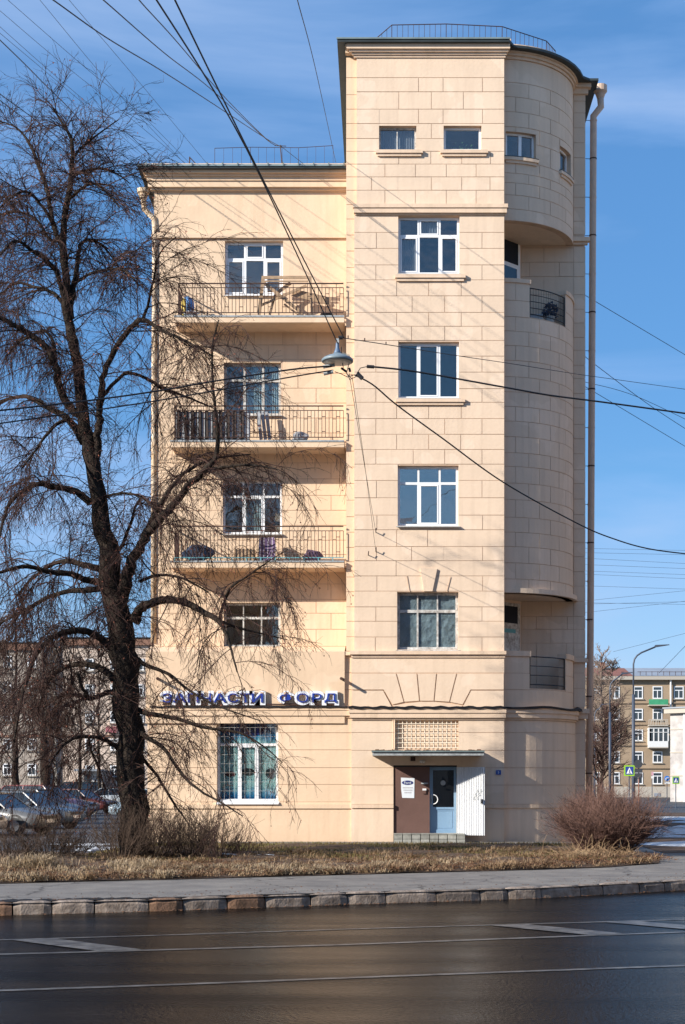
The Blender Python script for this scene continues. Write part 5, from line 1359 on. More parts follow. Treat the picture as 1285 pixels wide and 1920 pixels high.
def bush(loc, w, h, n, m_, seed, label, name='bare_bush', group=None, spread=1.0, r=.0065, dense=1.0, sub=True):
    rnd = random.Random(seed); t = thing(name, (loc[0], loc[1], 0), label, 'bush', group); tb = Twigs()
    for i in range(n):
        a = rnd.uniform(0, 2*PI); q = math.sqrt(rnd.random())
        base = Vector((loc[0]+q*math.cos(a)*w*.22, loc[1]+q*math.sin(a)*w*.20, 0.02))
        out = q*spread*rnd.uniform(.7, 1.2)
        d = Vector((math.cos(a)*out*w*.36, math.sin(a)*out*w*.34, h*.8)).normalized()
        # stems end on a dome
        L = h*(1.08-.38*q)*rnd.uniform(.72, 1.1)
        P = grow(rnd, base, d, L, 6, .015, .10); tb.add(P, r*rnd.uniform(.9, 1.4), r*.4)
        if sub:
            for j in range(int(9*dense)):
                q2, d2 = limb_at(P, rnd.uniform(.22, 1)); s2 = Vector((rnd.gauss(0, 1), rnd.gauss(0, 1), rnd.gauss(0, .5)+.2)).normalized()
                P2 = grow(rnd, q2, d2+s2*.7, h*rnd.uniform(.12, .34), 3, .0, .12); tb.add(P2, r*.55, r*.3)
                if rnd.random() < .75*dense:
                    q3, d3 = limb_at(P2, rnd.uniform(.3, 1)); s3 = Vector((rnd.gauss(0, 1), rnd.gauss(0, 1), rnd.gauss(0, .6))).normalized()
                    tb.add(grow(rnd, q3, d3+s3*.8, h*rnd.uniform(.08, .2), 2, 0, .1), r*.4, r*.25)
    stuff(tb.mb.build('stems', m_, t)); return t
D = 37.2
bush((PX(1140, D), D), 2.5, 1.62, 420, 'bush_red', 31, 'large rounded reddish bare bush at the right end of the grass verge', dense=1.5, r=.0075, spread=1.35)
GB = 'low bare shrubs along the left verge'
for k, (x, D, w, h, n, lb) in enumerate(((20, 33.5, 1.5, .85, 110, 'low dark bare shrub at the far left edge of the verge'), (95, 34.5, 1.8, .95, 150, 'wide dark bare shrub left of the gap with snow'),
        (140, 36, 1.1, .7, 70, 'small thin bare shrub beside the snowy gap'), (225, 34.0, 1.4, 1.25, 130, 'upright bare shrub in front of the lime trunk'), (290, 34.8, 1.7, 1.35, 170, 'dense bare shrub just right of the lime trunk'),
        (352, 35.0, 1.5, 1.3, 130, 'bare shrub between the two densest shrubs below the shop window'), (405, 34.5, 1.5, 1.2, 130, 'bare shrub at the right end of the left row'), (455, 36, .9, .6, 45, 'smallest bare shrub at the end of the row under the shop window'))):
    bush((PX(x, D), D), w, h, int(n*.62), 'bush_grey', 40+k, lb, group=GB, spread=1.45, dense=.8)

# dry grass, leaves
def clump_grass(seed, n, xr, yr, hr, m_, name, clumps=None, lean=.7, w=.006, per=26):
    rnd = random.Random(seed); mb = MB()
    for i in range(n):
        if clumps:
            c = clumps[rnd.randrange(len(clumps))]; cx, cy = rnd.gauss(c[0], c[2]), rnd.gauss(c[1], c[2]*.7); hs = c[3]
        else:
            cx = rnd.uniform(*xr); f = verge_front(cx); cy = f+.05+(rnd.random()**1.25)*(yr); hs = .45+.75*abs(math.sin(cx*2.3+cy*1.1)+math.sin(cx*.9-cy*2.9))
        if cx > 6.1 or cy < verge_front(cx)-.02: continue
        if not clumps and math.sin(cx*1.7+cy*.9)+math.sin(cx*.6-cy*1.7+2)+.6*math.sin(cx*4.1+cy*3) < rnd.uniform(-1.1, .6): continue
        ang = rnd.uniform(0, 2*PI); tone = rnd.uniform(.6, 1.0)
        for j in range(per):
            x = cx+rnd.gauss(0, .07); y = cy+rnd.gauss(0, .07); h = rnd.uniform(*hr)*hs; a = ang+rnd.gauss(0, .9); ln = h*lean*rnd.uniform(.5, 1.6)
            if y < verge_front(x)-.03: continue
            z0 = .03; ux, uy = math.cos(a), math.sin(a); px_, py_ = -uy*w, ux*w
            zt = z0+h*rnd.uniform(.45, 1.0)
            i0 = len(mb.v)
            mb.v += [(x-px_, y-py_, z0), (x+px_, y+py_, z0), (x+ux*ln*.35+px_*.8, y+uy*ln*.35+py_*.8, z0+(zt-z0)*.75), (x+ux*ln*.35-px_*.8, y+uy*ln*.35-py_*.8, z0+(zt-z0)*.75), (x+ux*ln, y+uy*ln, zt*rnd.uniform(.75, 1.02))]
            mb.f += [(i0, i0+1, i0+2, i0+3), (i0+3, i0+2, i0+4)]
    return tag(stuff(mb.build(name, m_)), 'dry straw coloured grass covering the verge between pavement and house', 'grass')
clump_grass(1, 3400, (-12, 6.1), 8.5, (.04, .15), 'straw', 'dry_grass', lean=1.1)
M['straw_l'] = mat('pale_dry_straw', (0.44, 0.335, 0.215), 0.9, 0.2, noise=(2, 0.2))
rg = random.Random(6)
front = [(rg.uniform(-9, 2.5), 0, rg.uniform(.06, .16), rg.uniform(.6, 1.15)) for _ in range(90)]
front = [(x, verge_front(x)+rg.uniform(.1, 2.6), s, h) for x, _, s, h in front]
front += [(PX(55, 30)+rg.uniform(-.25, .35), 30+rg.uniform(-.2, .8), .12, 2.0) for _ in range(9)]
front += [(PX(250, 30.5)+rg.uniform(-.4, .6), 30+rg.uniform(-.2, .8), .12, 1.3) for _ in range(8)]
o = clump_grass(2, 820, None, None, (.07, .22), 'straw_l', 'tall_dry_grass', clumps=front, lean=.9, w=.0055)
o['label'] = 'taller pale tufts of dry grass along the front of the verge'
# green-brown turf close to the wall
M['turf'] = mat('dull_winter_turf', (0.13, 0.125, 0.045), .9, .2, noise=(1.2, 0, (.17, .11, .05)))
mb = MB(); rnd = random.Random(77)
for i in range(26000):
    x = rnd.uniform(-7, 5.9); y = rnd.uniform(33.5, 43.4); h = rnd.uniform(.03, .09); a = rnd.uniform(0, PI); w = .012
    i0 = len(mb.v); mb.v += [(x-w*math.cos(a), y-w*math.sin(a), .03), (x+w*math.cos(a), y+w*math.sin(a), .03), (x+rnd.gauss(0, .03), y+rnd.gauss(0, .03), .04+h)]; mb.f.append((i0, i0+1, i0+2))
tag(stuff(mb.build('winter_turf', 'turf')), 'short dull green turf between the dry grass and the house wall', 'grass')
mb = MB()
for i in range(17000):
    x = rnd.uniform(-11, 6.4); f = verge_front(min(x, 6)); y = f-.05+abs(rnd.gauss(0, 3.2)); s = rnd.uniform(.015, .045); a = rnd.uniform(0, 2*PI); z = .05+rnd.uniform(0, .07)
    if y > 42: continue
    c_, s_ = math.cos(a)*s, math.sin(a)*s; i0 = len(mb.v)
    mb.v += [(x-c_, y-s_, z+rnd.uniform(-.01, .02)), (x+s_*.6, y-c_*.6, z), (x+c_, y+s_, z+rnd.uniform(-.01, .03)), (x-s_*.6, y+c_*.6, z)]; mb.f.append((i0, i0+1, i0+2, i0+3))
tag(stuff(mb.build('fallen_leaves', 'leaf')), 'brown fallen leaves scattered over the verge', 'leaves')
mb = MB()
for i in range(900):   # litter in the gutter and on the pavement
    px = rnd.uniform(-150, 1400); on_road = rnd.random() < .6
    p = kerb_pt(px, -abs(rnd.gauss(0, .10))-.02 if on_road else abs(rnd.gauss(.3, .9))+.15); z = ZR+.008 if on_road else .006
    s = rnd.uniform(.008, .028); a = rnd.uniform(0, 2*PI); c_, s_ = math.cos(a)*s, math.sin(a)*s; i0 = len(mb.v)
    mb.v += [(p.x-c_, p.y-s_, z+rnd.uniform(0, .012)), (p.x+s_*.6, p.y-c_*.6, z), (p.x+c_, p.y+s_, z+rnd.uniform(0, .015)), (p.x-s_*.6, p.y+c_*.6, z)]; mb.f.append((i0, i0+1, i0+2, i0+3))
tag(stuff(mb.build('street_litter', 'leaf')), 'scattered dead leaves and grit along the kerb', 'leaves')
# straw pile under the red bush
mb = Twigs(); rnd = random.Random(15)
for i in range(420):
    p = Vector((PX(1100, 36)+rnd.gauss(0, .55), 35.6+rnd.gauss(0, .3), .04)); d = Vector((rnd.gauss(0, 1), rnd.gauss(0, .6), abs(rnd.gauss(0, .5)))).normalized()
    mb.add(grow(rnd, p, d, rnd.uniform(.2, .6), 3, .12, .15), .005, .003)
tag(stuff(mb.mb.build('broken_stalks', 'straw')), 'tangle of pale broken stalks at the foot of the reddish bush', 'stalks')

# snow patches
def snow(cx, cy, rx, ry, seed, label, h=.05, z=0.0, name='snow_patch'):
    rnd = random.Random(seed); mb = MB(); n = 26; ph = [rnd.uniform(0, 6) for _ in range(4)]
    rings = []
    for q, hz in ((1, .0), (.85, .6), (.5, 1), (.0, 1)):
        ring = []
        for k in range(n):
            a = 2*PI*k/n; w = 1+.25*math.sin(3*a+ph[0])+.15*math.sin(7*a+ph[1])+.1*math.sin(11*a+ph[2])
            ring.append((cx+rx*q*w*math.cos(a), cy+ry*q*w*math.sin(a), z+h*hz*(1+.3*math.sin(5*a+ph[3]))))
        rings.append(ring)
    for a, b in zip(rings, rings[1:]):
        for k in range(n): j = (k+1) % n; mb.quad(a[k], a[j], b[j], b[k])
    o = mb.build(name, 'snow', smooth=True); o['kind'] = 'structure'; return o
snow(PX(180, 40.5), 40.5, .55, .9, 1, '', .05); snow(PX(150, 43), 43.5, .8, .7, 2, '', .03)
snow(PX(500, 35.6), 35.2, .28, .25, 3, '', .05, .05); snow(PX(428, 36), 35.6, .2, .2, 4, '', .05, .05)
snow(9.2, 43.5, 1.5, 1.6, 5, '', .08, .0); snow(11.5, 56, 3.2, 5.5, 6, '', .10, .0); snow(17, 66, 4.5, 6, 7, '', .1, .0); snow(12.6, 76, 3.5, 5, 8, '', .08); snow(9.0, 50, 1.2, 1.0, 9, '', .06)
# dark lawn with snow left by the ploughs on the right
mb = MB(); mb.quad((7.0, 38.2, .006), (17, 40, .006), (30, 92, .006), (9.5, 92, .006)); struct(mb.build('lawn', 'soil'))

# ------------------------------------------------------------------ BACKGROUND RIGHT
def far_window(bd, x0, x1, y0, y1, D, cols=2, tr=.68, fr='white', rec=.12):
    w_ = bpy.data.objects.new('window', None); col.objects.link(w_); w_.parent = bd; w_['_loc'] = tuple(bd['_loc'])
    a, b, t, s = PX(x0, D), PX(x1, D), PZ(y0, D), PZ(y1, D)
    MB().box(a, b, D-.02, D+.02, s, t).build('pane', 'glass_far', w_)
    f = .11; mb = MB(); Y0, Y1 = D-.07, D-.02
    mb.box(a, a+f, Y0, Y1, s, t); mb.box(b-f, b, Y0, Y1, s, t); mb.box(a+f, b-f, Y0, Y1, t-f, t); mb.box(a+f, b-f, Y0, Y1, s, s+f)
    zt = s+(t-s)*tr; mb.box(a+f, b-f, Y0, Y1, zt-f*.45, zt+f*.45)
    for k in range(1, cols): x = a+(b-a)*k/cols; mb.box(x-f*.4, x+f*.4, Y0+.005, Y1, s+f, zt-f*.45)
    mb.build('frame', fr, w_)
    MB().box(a-.1, b+.1, D-.2, D-.0201, s-.12, s-.02).build('sill', 'palefar', w_)
M['palefar'] = mat('pale_far_trim', (.42, .38, .32), .9)
M['tanbrick'] = mat('tan_plastered_brick', (0.36, 0.27, 0.185), .9, .2, noise=(.4, .14), bump=(3, .3, .05))
M['redroof'] = mat('rust_red_roof', (0.27, 0.105, 0.065), .7, noise=(.4, .3)); M['greyroof'] = mat('grey_sheet_roof', (0.30, 0.33, 0.37), .6, noise=(.3, .2))
DB = 200.0
fb = thing('apartment_block', (PX(1220, DB), DB, 0), 'five storey tan apartment block behind the right street', 'building')
x0, x1 = PX(1098, DB), PX(1640, DB)
MB().box(x0, x1, DB, DB+14, -.3, PZ(1272, DB)).build('wall', 'tanbrick', fb)
MB().box(x0, x1, DB-.16, DB-.001, PZ(1496, DB), PZ(1475, DB)).build('plinth', 'palefar', fb)
for y_ in (1318, 1358, 1397, 1440): MB().box(x0, x1, DB-.18, DB-.001, PZ(y_+1, DB), PZ(y_-1, DB)).build('string_course', 'tanbrick', fb)
MB().box(x0-.4, x1, DB-.7, DB+14.5, PZ(1275, DB), PZ(1268.5, DB)).build('cornice', 'palefar', fb)
ro = MB().prism([(x0-.4, DB-.72, PZ(1268, DB)), (x0-.4, DB+7, PZ(1245, DB)), (x0-.4, DB+15, PZ(1268, DB))], (PX(1192, DB)-x0, 0, 0)).build('roof', 'redroof', fb)
MB().prism([(PX(1192, DB)-.4, DB-.72, PZ(1268, DB)), (PX(1192, DB)-.4, DB+7, PZ(1245, DB)), (PX(1192, DB)-.4, DB+15, PZ(1268, DB))], (PX(1640, DB)-PX(1192, DB), 0, 0)).build('roof', 'greyroof', fb)
MB().box(PX(1137, DB), PX(1146, DB), DB+5, DB+6, PZ(1262, DB), PZ(1236, DB)).build('chimney', 'redroof', ro)
mb = MB()
for i in range(9): x = PX(1200+i*11, DB); mb.tube([(x, DB-.3, PZ(1267, DB)), (x, DB-.3, PZ(1259, DB))], .04, 4)
mb.tube([(PX(1195, DB), DB-.3, PZ(1260, DB)), (PX(1300, DB), DB-.3, PZ(1260, DB))], .04, 4); mb.build('roof_railing', 'iron', fb)
for (cx_, w_px) in ((1153, 18), (1197, 17), (1233, 18), (1273, 18), (1118, 16), (1310, 18), (1352, 18), (1394, 18), (1436, 18), (1478, 18), (1520, 18), (1562, 18), (1604, 18)):
    for (ya, yb) in ((1287, 1310), (1329, 1350), (1368, 1389), (1409, 1430), (1448, 1470)):
        far_window(fb, cx_-w_px/2, cx_+w_px/2, ya, yb, DB)
M['greennet'] = mat('green_netting', (.05, .33, .16), .7, noise=(1.5, .3)); M['whitefar'] = mat('white_far_panel', (.68, .68, .66), .7)
def far_balcony(y0, y1, m_, kind):
    b = bpy.data.objects.new('balcony', None); col.objects.link(b); b.parent = fb; b['_loc'] = tuple(fb['_loc'])
    a, c_ = PX(1217, DB-1), PX(1253, DB-1)
    MB().box(a, c_, DB-1.1, DB-.001, PZ(y1+2, DB), PZ(y1, DB)).build('slab', 'palefar', b)
    if kind == 'glazed':
        MB().box(a, c_, DB-1.1, DB-1.0, PZ(y1, DB), PZ(y1-11, DB)).build('panel', 'whitefar', b)
        MB().box(a, a+.3, DB-1.0, DB-.001, PZ(y1, DB), PZ(y0, DB)).build('side_panel', 'whitefar', b)
        MB().box(a+.1, c_-.1, DB-1.0, DB-.95, PZ(y1-11, DB), PZ(y0+2, DB)).build('pane', 'glass_far', b)
        mb = MB()
        for k in range(5): x = a+(c_-a)*k/4; mb.box(x-.07, x+.07, DB-1.08, DB-1.0, PZ(y1-11, DB), PZ(y0, DB))
        mb.box(a, c_, DB-1.12, DB-1.081, PZ(y0+1.5, DB), PZ(y0, DB)); mb.box(a, c_, DB-1.12, DB-1.081, PZ(y0+9, DB), PZ(y0+8, DB)); mb.build('frame', 'whitefar', b)
    else:
        if kind == 'net': MB().box(a, c_, DB-1.1, DB-1.04, PZ(y1, DB), PZ(y0, DB)).build('netting', m_, b)
        else:
            mb = MB()
            for k in range(13): x = a+(c_-a)*k/12; mb.tube([(x, DB-1.05, PZ(y1, DB)), (x+.1*math.sin(k*2), DB-1.05, PZ(y0, DB))], .05, 4)
            mb.tube([(a, DB-1.05, PZ(y0, DB)), (c_, DB-1.05, PZ(y0, DB))], .06, 4); mb.build('railing', m_, b)
far_balcony(1312, 1322, 'greennet', 'net'); far_balcony(1350, 1360, 'palefar', 'rail'); far_balcony(1365, 1401, 'whitefar', 'glazed')
MB().tube([PT(1258, 1270, DB-.3), PT(1258, 1330, DB-.3)], .12, 6).build('drainpipe', 'whitefar', fb)
MB().box(PX(1226, DB), PX(1238, DB), DB-.22, DB-.17, PZ(1493, DB), PZ(1487, DB)).build('basement_vent', 'greyroof', fb)
# white building at the right edge
DW = 150.0
M['whitewall'] = mat('chalk_white_wall', (.50, .48, .46), .9, .2, noise=(.9, 0, (.33, .31, .30)))
wb = thing('white_house', (PX(1257, DW), DW, 0), 'white rendered three storey house at the right edge behind the crossing signs', 'building')
a = PT(1257, 1497, DW); b = Vector((a.x+11, DW-11, 0))
zt = PZ(1338, DW)
def wallq(u0, u1, z0, z1, off, th, nm, m_, par=wb):
    d_ = (b-a); d_.z = 0; Lw = d_.length; d_.normalize(); nn = Vector((d_.y, -d_.x, 0))
    p = Vector((a.x, a.y, 0))+d_*u0+nn*off; q = Vector((a.x, a.y, 0))+d_*u1+nn*off
    return MB().prism([(p.x, p.y, z0), (q.x, q.y, z0), (q.x, q.y, z1), (p.x, p.y, z1)], tuple(-nn*th)).build(nm, m_, par)
wallq(0, 15, -.3, zt, 0, 10, 'wall', 'whitewall'); wallq(-.4, 15.2, zt+.002, zt+.45, .5, 10.8, 'cornice', 'palefar'); wallq(-.5, 15.3, zt+.46, zt+.6, .6, 11, 'roof', 'greyroof')
for r_ in range(3):
    wallq(0, 15, 2.5+r_*2.25, 2.6+r_*2.25, .06, .058, 'string_course', 'palefar')
    for k in range(3):
        wallq(3.1+k*3, 4.2+k*3, 2.9+r_*2.25, 4.1+r_*2.25, .03, .028, 'window', 'glass_far')
for k in range(4): wallq(1.6+k*3, 1.78+k*3, -.2, zt, .16, .12, 'drainpipe', 'whitefar')
# street lamps on the right
def street_lamp(x, ytop, D, arm, label):
    t = thing('street_lamp', (PX(x, D), D, 0), label, 'street lamp', 'tall street lamps along the right street')
    X0 = PX(x, D); zt = PZ(ytop, D)
    MB().tube([(X0, D, -.05), (X0, D, zt*.72)], [.10, .085], 10).build('post', 'postgrey', t, smooth=True)
    pts = [(X0, D, zt*.72), (X0, D, zt-.9)]+[(X0+.06, D, zt-.64), (X0+.20, D, zt-.45), (X0+.42, D, zt-.30), (X0+arm, D, zt)]
    MB().tube(pts, .045, 8).build('arm', 'postgrey', t, smooth=True)
    MB().prism([(X0+arm-.1, D-.1, zt-.04), (X0+arm+.75, D-.1, zt+.10), (X0+arm+.7, D-.1, zt+.13), (X0+arm, D-.1, zt+.10)], (0, .2, 0)).build('lamp_head', 'postgrey', t)
M['postgrey'] = mat('blue_grey_steel_post', (0.055, 0.07, 0.10), .5, .5)
street_lamp(1188, 1213, 81, 1.15, 'nearest tall street lamp beside the pedestrian crossing sign')
street_lamp(1144, 1264, 101, .8, 'middle street lamp behind the bare trees')
street_lamp(1115.5, 1322, 140, .6, 'farthest street lamp beside the drainpipe')
# road signs
M['fluo'] = mat('fluorescent_green_border', (.27, .50, .03), .5); M['signpanel'] = mat('road_sign_blue', (.015, .05, .25), .5); M['signback'] = mat('dark_sign_back', (.045, .05, .06), .6)
def cross_sign(x0, x1, y0, y1, D, label, post=True):
    t = thing('pedestrian_crossing_sign', (PX((x0+x1)/2, D), D, 0), label, 'road sign', 'pedestrian crossing signs')
    a, b, tp_, bt = PX(x0, D), PX(x1, D), PZ(y0, D), PZ(y1, D); w = b-a; h = tp_-bt
    MB().box(a, b, D-.24, D-.22, bt, tp_).build('border', 'fluo', t); MB().box(a+w*.13, b-w*.13, D-.25, D-.241, bt+h*.13, tp_-h*.13).build('panel', 'signpanel', t)
    cx_ = (a+b)/2
    MB().poly([(cx_-w*.28, D-.256, bt+h*.22), (cx_+w*.28, D-.256, bt+h*.22), (cx_, D-.256, tp_-h*.2)]).build('triangle', 'white', t)
    mb = MB(); mb.tube([(cx_-w*.07, D-.262, bt+h*.24), (cx_, D-.262, bt+h*.42), (cx_+w*.09, D-.262, bt+h*.24)], w*.025, 4); mb.tube([(cx_, D-.262, bt+h*.40), (cx_, D-.262, bt+h*.6)], w*.035, 4); mb.build('walking_figure', 'signback', t)
    MB().tube([(cx_, D-.18, -.02 if post else tp_-h*.5), (cx_, D-.18, tp_)], .03, 6).build('post', 'postgrey', t)
cross_sign(1169, 1189, 1435, 1455, 80, 'pedestrian crossing sign on the nearest street lamp')
cross_sign(1260, 1273, 1456, 1470, 105, 'pedestrian crossing sign in front of the white house')
t = thing('road_sign_stack', (PX(1198, 76), 76, 0), 'back of a round road sign with two plates on one pole', 'road sign')
MB().tube([PT(1198, 1425, 76), (PX(1198, 76), 76, -.02)], .03, 6).build('post', 'redroof', t)
MB().lathe(tuple(PT(1197, 1432.5, 75.9)), [(.001, 0), (.21, 0), (.21, .02), (.001, .02)], 20, 'y').build('round_plate', 'signback', t)
MB().box(PX(1190, 75.9), PX(1205, 75.9), 75.9, 75.93, PZ(1449, 76), PZ(1442, 76)).build('plate', 'signback', t); MB().box(PX(1190, 75.9), PX(1205, 75.9), 75.9, 75.93, PZ(1458, 76), PZ(1450.5, 76)).build('plate', 'signback', t)
t = thing('turn_right_sign', (PX(1251, 110), 110, 0), 'round blue arrow sign over a white plate near the white house', 'road sign')
MB().lathe(tuple(PT(1251, 1459.5, 109.9)), [(.001, 0), (.19, 0), (.19, .02), (.001, .02)], 20, 'y').build('disc', mat('mandatory_blue', (.03, .16, .5), .5), t)
mb = MB(); mb.tube([tuple(PT(1249, 1463, 109.85)), tuple(PT(1249, 1459, 109.85)), tuple(PT(1254, 1458.5, 109.85))], .03, 4); mb.build('arrow', 'white', t)
MB().box(PX(1246, 110), PX(1256, 110), 109.9, 109.93, PZ(1470, 110), PZ(1465.5, 110)).build('plate', 'whitefar', t); MB().tube([PT(1251, 1455, 110), (PX(1251, 110), 110, -.02)], .03, 6).build('post', 'postgrey', t)
t = thing('small_notice_sign', (PX(1223, 120), 120, 0), 'small pink and white street notice in front of the tan block', 'road sign')
MB().box(PX(1221.5, 120), PX(1225, 120), 119.9, 119.93, PZ(1454, 120), PZ(1447, 120)).build('plate', mat('pink_plate', (.55, .30, .36), .6), t)
MB().box(PX(1221, 120), PX(1226, 120), 119.9, 119.93, PZ(1459.5, 120), PZ(1455.5, 120)).build('plate', 'whitefar', t); MB().tube([PT(1223, 1448, 120), (PX(1223, 120), 120, -.02)], .03, 6).build('post', 'postgrey', t)

def bg_tree(x, ytop, D, w, m_, mt, seed, label, name='bare_tree', group=None, dens=1.0, rtr=.14, lean=.0, upright=.8):
    rnd = random.Random(seed); X0 = PX(x, D); H = PZ(ytop, D)
    t = thing(name, (X0, D, 0), label, 'tree', group); n = 10
    P = [Vector((X0+lean*H*k/n+rnd.gauss(0, .05), D, H*k/n)) for k in range(n+1)]
    MB().tube(P, [rtr*(1-.92*k/n) for k in range(n+1)], 8).build('trunk', mt, t, smooth=True)
    tb = Twigs(); rb_ = .012+D*.00013
    for i in range(int(46*dens)):
        tt = rnd.uniform(.22, 1); q, dd = limb_at(P, tt); a = rnd.uniform(0, 2*PI)
        L = w*(1.1-.75*tt)*rnd.uniform(.6, 1.2)
        B_ = grow(rnd, q, Vector((math.cos(a), math.sin(a), upright)), L, 5, -.02, .12); tb.add(B_, rb_*2.2, rb_*.9)
        for j in range(9):
            q2, d2 = limb_at(B_, rnd.uniform(.2, 1)); s = Vector((rnd.gauss(0, 1), rnd.gauss(0, 1), rnd.gauss(0, .6)+.2)).normalized()
            C_ = grow(rnd, q2, d2+s*.8, L*rnd.uniform(.25, .55), 3, .01, .12); tb.add(C_, rb_*.8, rb_*.5)
            for k in range(4):
                q3, d3 = limb_at(C_, rnd.uniform(.2, 1)); s = Vector((rnd.gauss(0, 1), rnd.gauss(0, 1), rnd.gauss(0, .8))).normalized()
                tb.add(grow(rnd, q3, d3+s, L*rnd.uniform(.1, .25), 2, .01, .1), rb_*.5, rb_*.35)
    stuff(tb.mb.build('crown', m_, t)); return t
M['paletwig'] = mat('pale_far_twigs', (.17, .125, .10), .9, .2); M['fartwig'] = mat('grey_brown_far_twigs', (.125, .098, .080), .9, .2); M['birchbark'] = mat('birch_bark', (.52, .50, .46), .8, .2, noise=(2.5, 0, (.06, .055, .05)))
GR = 'pale bare trees in front of the tan block'
bg_tree(1128, 1222, 150, 3.6, 'paletwig', 'paletwig', 61, 'pale bare tree left of the middle street lamp', group=GR, dens=1.3, rtr=.22)
bg_tree(1112, 1238, 160, 3.4, 'paletwig', 'paletwig', 62, 'pale bare tree next to the drainpipe', group=GR, dens=1.1, rtr=.2)
bg_tree(1148, 1248, 165, 3.0, 'paletwig', 'paletwig', 63, 'pale bare tree right of the middle street lamp', group=GR, dens=.9, rtr=.2)
bg_tree(1122, 1330, 110, 3.4, 'twig', 'bark', 64, 'dark leaning bare tree between drainpipe and middle lamp', dens=1.0, rtr=.16, lean=.08)

# ------------------------------------------------------------------ BACKGROUND LEFT
M['pinkwall'] = mat('pale_pink_beige_wall', (.62, .50, .41), .9, .2, noise=(.3, .15)); M['greywall'] = mat('grey_beige_wall', (.40, .35, .30), .9, .2, noise=(.3, .15)); M['brownband'] = mat('brown_brick_band', (.24, .13, .09), .9)
def left_block(x0, x1, ytop, D, wallm, label, winx, winy, ww=16, band=True, name='apartment_block', wh=22):
    t = thing(name, (PX(x0, D), D, 0), label, 'building', 'apartment blocks behind the parked cars')
    MB().box(PX(x0, D), PX(x1, D), D, D+12, -.3, PZ(ytop, D)).build('wall', wallm, t)
    if band: MB().box(PX(x0, D)-.2, PX(x1, D)+.2, D-.3, D-.001, PZ(ytop+14, D), PZ(ytop+2, D)).build('cornice', 'brownband', t)
    MB().prism([(PX(x0, D)-.4, D-.5, PZ(ytop, D)+.01), (PX(x0, D)-.4, D+6, PZ(ytop-10, D)), (PX(x0, D)-.4, D+12.5, PZ(ytop, D)+.01)], (PX(x1, D)-PX(x0, D)+.8, 0, 0)).build('roof', 'greyroof', t)
    MB().box(PX(x0, D), PX(x1, D), D-.12, D-.001, PZ(1382, D), PZ(1378, D)).build('string_course', 'brownband', t)
    for wx in winx:
        for wy in winy: far_window(t, wx-ww/2, wx+ww/2, wy, wy+wh, D)
    return t
lb = left_block(118, 300, 1196, 140, 'pinkwall', 'pale pink apartment block seen between the lime trunk and the corner house', (168, 215, 262), (1235, 1283, 1333, 1385, 1435))
left_block(-420, 82, 1205, 165, 'greywall', 'grey beige apartment block at the left edge behind hanging twigs', (-380, -320, -260, -200, -150, -100, -60, -20, 14, 60), (1230, 1278, 1330, 1385, 1432), name='apartment_block')
left_block(80, 119, 1215, 170, 'pinkwall', 'narrow beige wing between the two left apartment blocks', (99,), (1240, 1285, 1335, 1388, 1436), band=False)
# porch of the left block
t = empty_part('porch', lb)
MB().box(PX(143, 137), PX(188, 137), 136, 140, PZ(1446, 137), PZ(1442, 137)).build('roof', 'greyroof', t); MB().box(PX(146, 137), PX(184, 137), 137, 139.99, -.1, PZ(1446, 137)).build('wall', 'whitewall', t); MB().box(PX(158, 137), PX(169, 137), 136.95, 137.001, PZ(1465, 137), PZ(1452, 137)).build('pane', 'glass_far', t)
MB().box(PX(197, 139), PX(218, 139), 139.4, 139.9, PZ(1373, 139), PZ(1362, 139)).build('awning', mat('faded_red_awning', (.35, .10, .12), .7), lb)
GLt = 'bare trees standing behind the parked cars'
bg_tree(103, 1190, 88, 3.6, 'fartwig', 'birchbark', 71, 'birch with white bark behind the parked cars', 'birch_tree', dens=.7, rtr=.16)
bg_tree(84, 1225, 84, 3.2, 'fartwig', 'bark', 72, 'dark bare tree with thick trunk just left of the birch', group=GLt, dens=0.66, rtr=.34)
bg_tree(30, 1180, 100, 4.2, 'fartwig', 'bark', 73, 'bare tree at the left edge behind the parked cars', group=GLt, dens=0.72, rtr=.28)
bg_tree(150, 1235, 96, 3.0, 'fartwig', 'bark', 74, 'slim bare tree right of the birch', group=GLt, dens=0.48, rtr=.14)
bg_tree(-20, 1160, 92, 4.2, 'paletwig', 'birchbark', 75, 'second birch mostly outside the left edge', 'birch_tree', dens=1.0, rtr=.15)
bg_tree(185, 1210, 118, 3.6, 'fartwig', 'bark', 76, 'thin bare tree close to the pink block', group=GLt, dens=0.54, rtr=.15)

# ------------------------------------------------------------------ CARS
M['tyre'] = mat('tyre_rubber', (.02, .02, .02), .8); M['rim'] = mat('alloy_rim', (.45, .45, .47), .3, .5, .8); M['carglass'] = mat('car_glass', (.015, .022, .028), .06, .8)
M['headlight'] = mat('headlight_glass', (.16, .17, .18), .12, .8); M['taillight'] = mat('red_tail_light', (.35, .02, .02), .3); M['darktrim'] = mat('dark_plastic_trim', (.03, .03, .03), .6); M['numplate'] = mat('number_plate_white', (.6, .6, .6), .5)
CARS = {'sedan': dict(L=4.5, W=1.76, belt=.92, top=1.44, hood=1.25, ws=.75, rf=1.25, rw=.75, deck=.55, hoodz=.86, deckz=.98),
        'hatch': dict(L=4.1, W=1.74, belt=.93, top=1.50, hood=1.0, ws=.75, rf=1.85, rw=.45, deck=.05, hoodz=.88, deckz=1.0),
        'suv': dict(L=4.5, W=1.85, belt=1.05, top=1.68, hood=1.1, ws=.65, rf=2.2, rw=.45, deck=.10, hoodz=1.02, deckz=1.1),
        'van': dict(L=4.7, W=1.9, belt=1.15, top=1.92, hood=.8, ws=.7, rf=2.95, rw=.15, deck=.1, hoodz=1.1, deckz=1.15)}
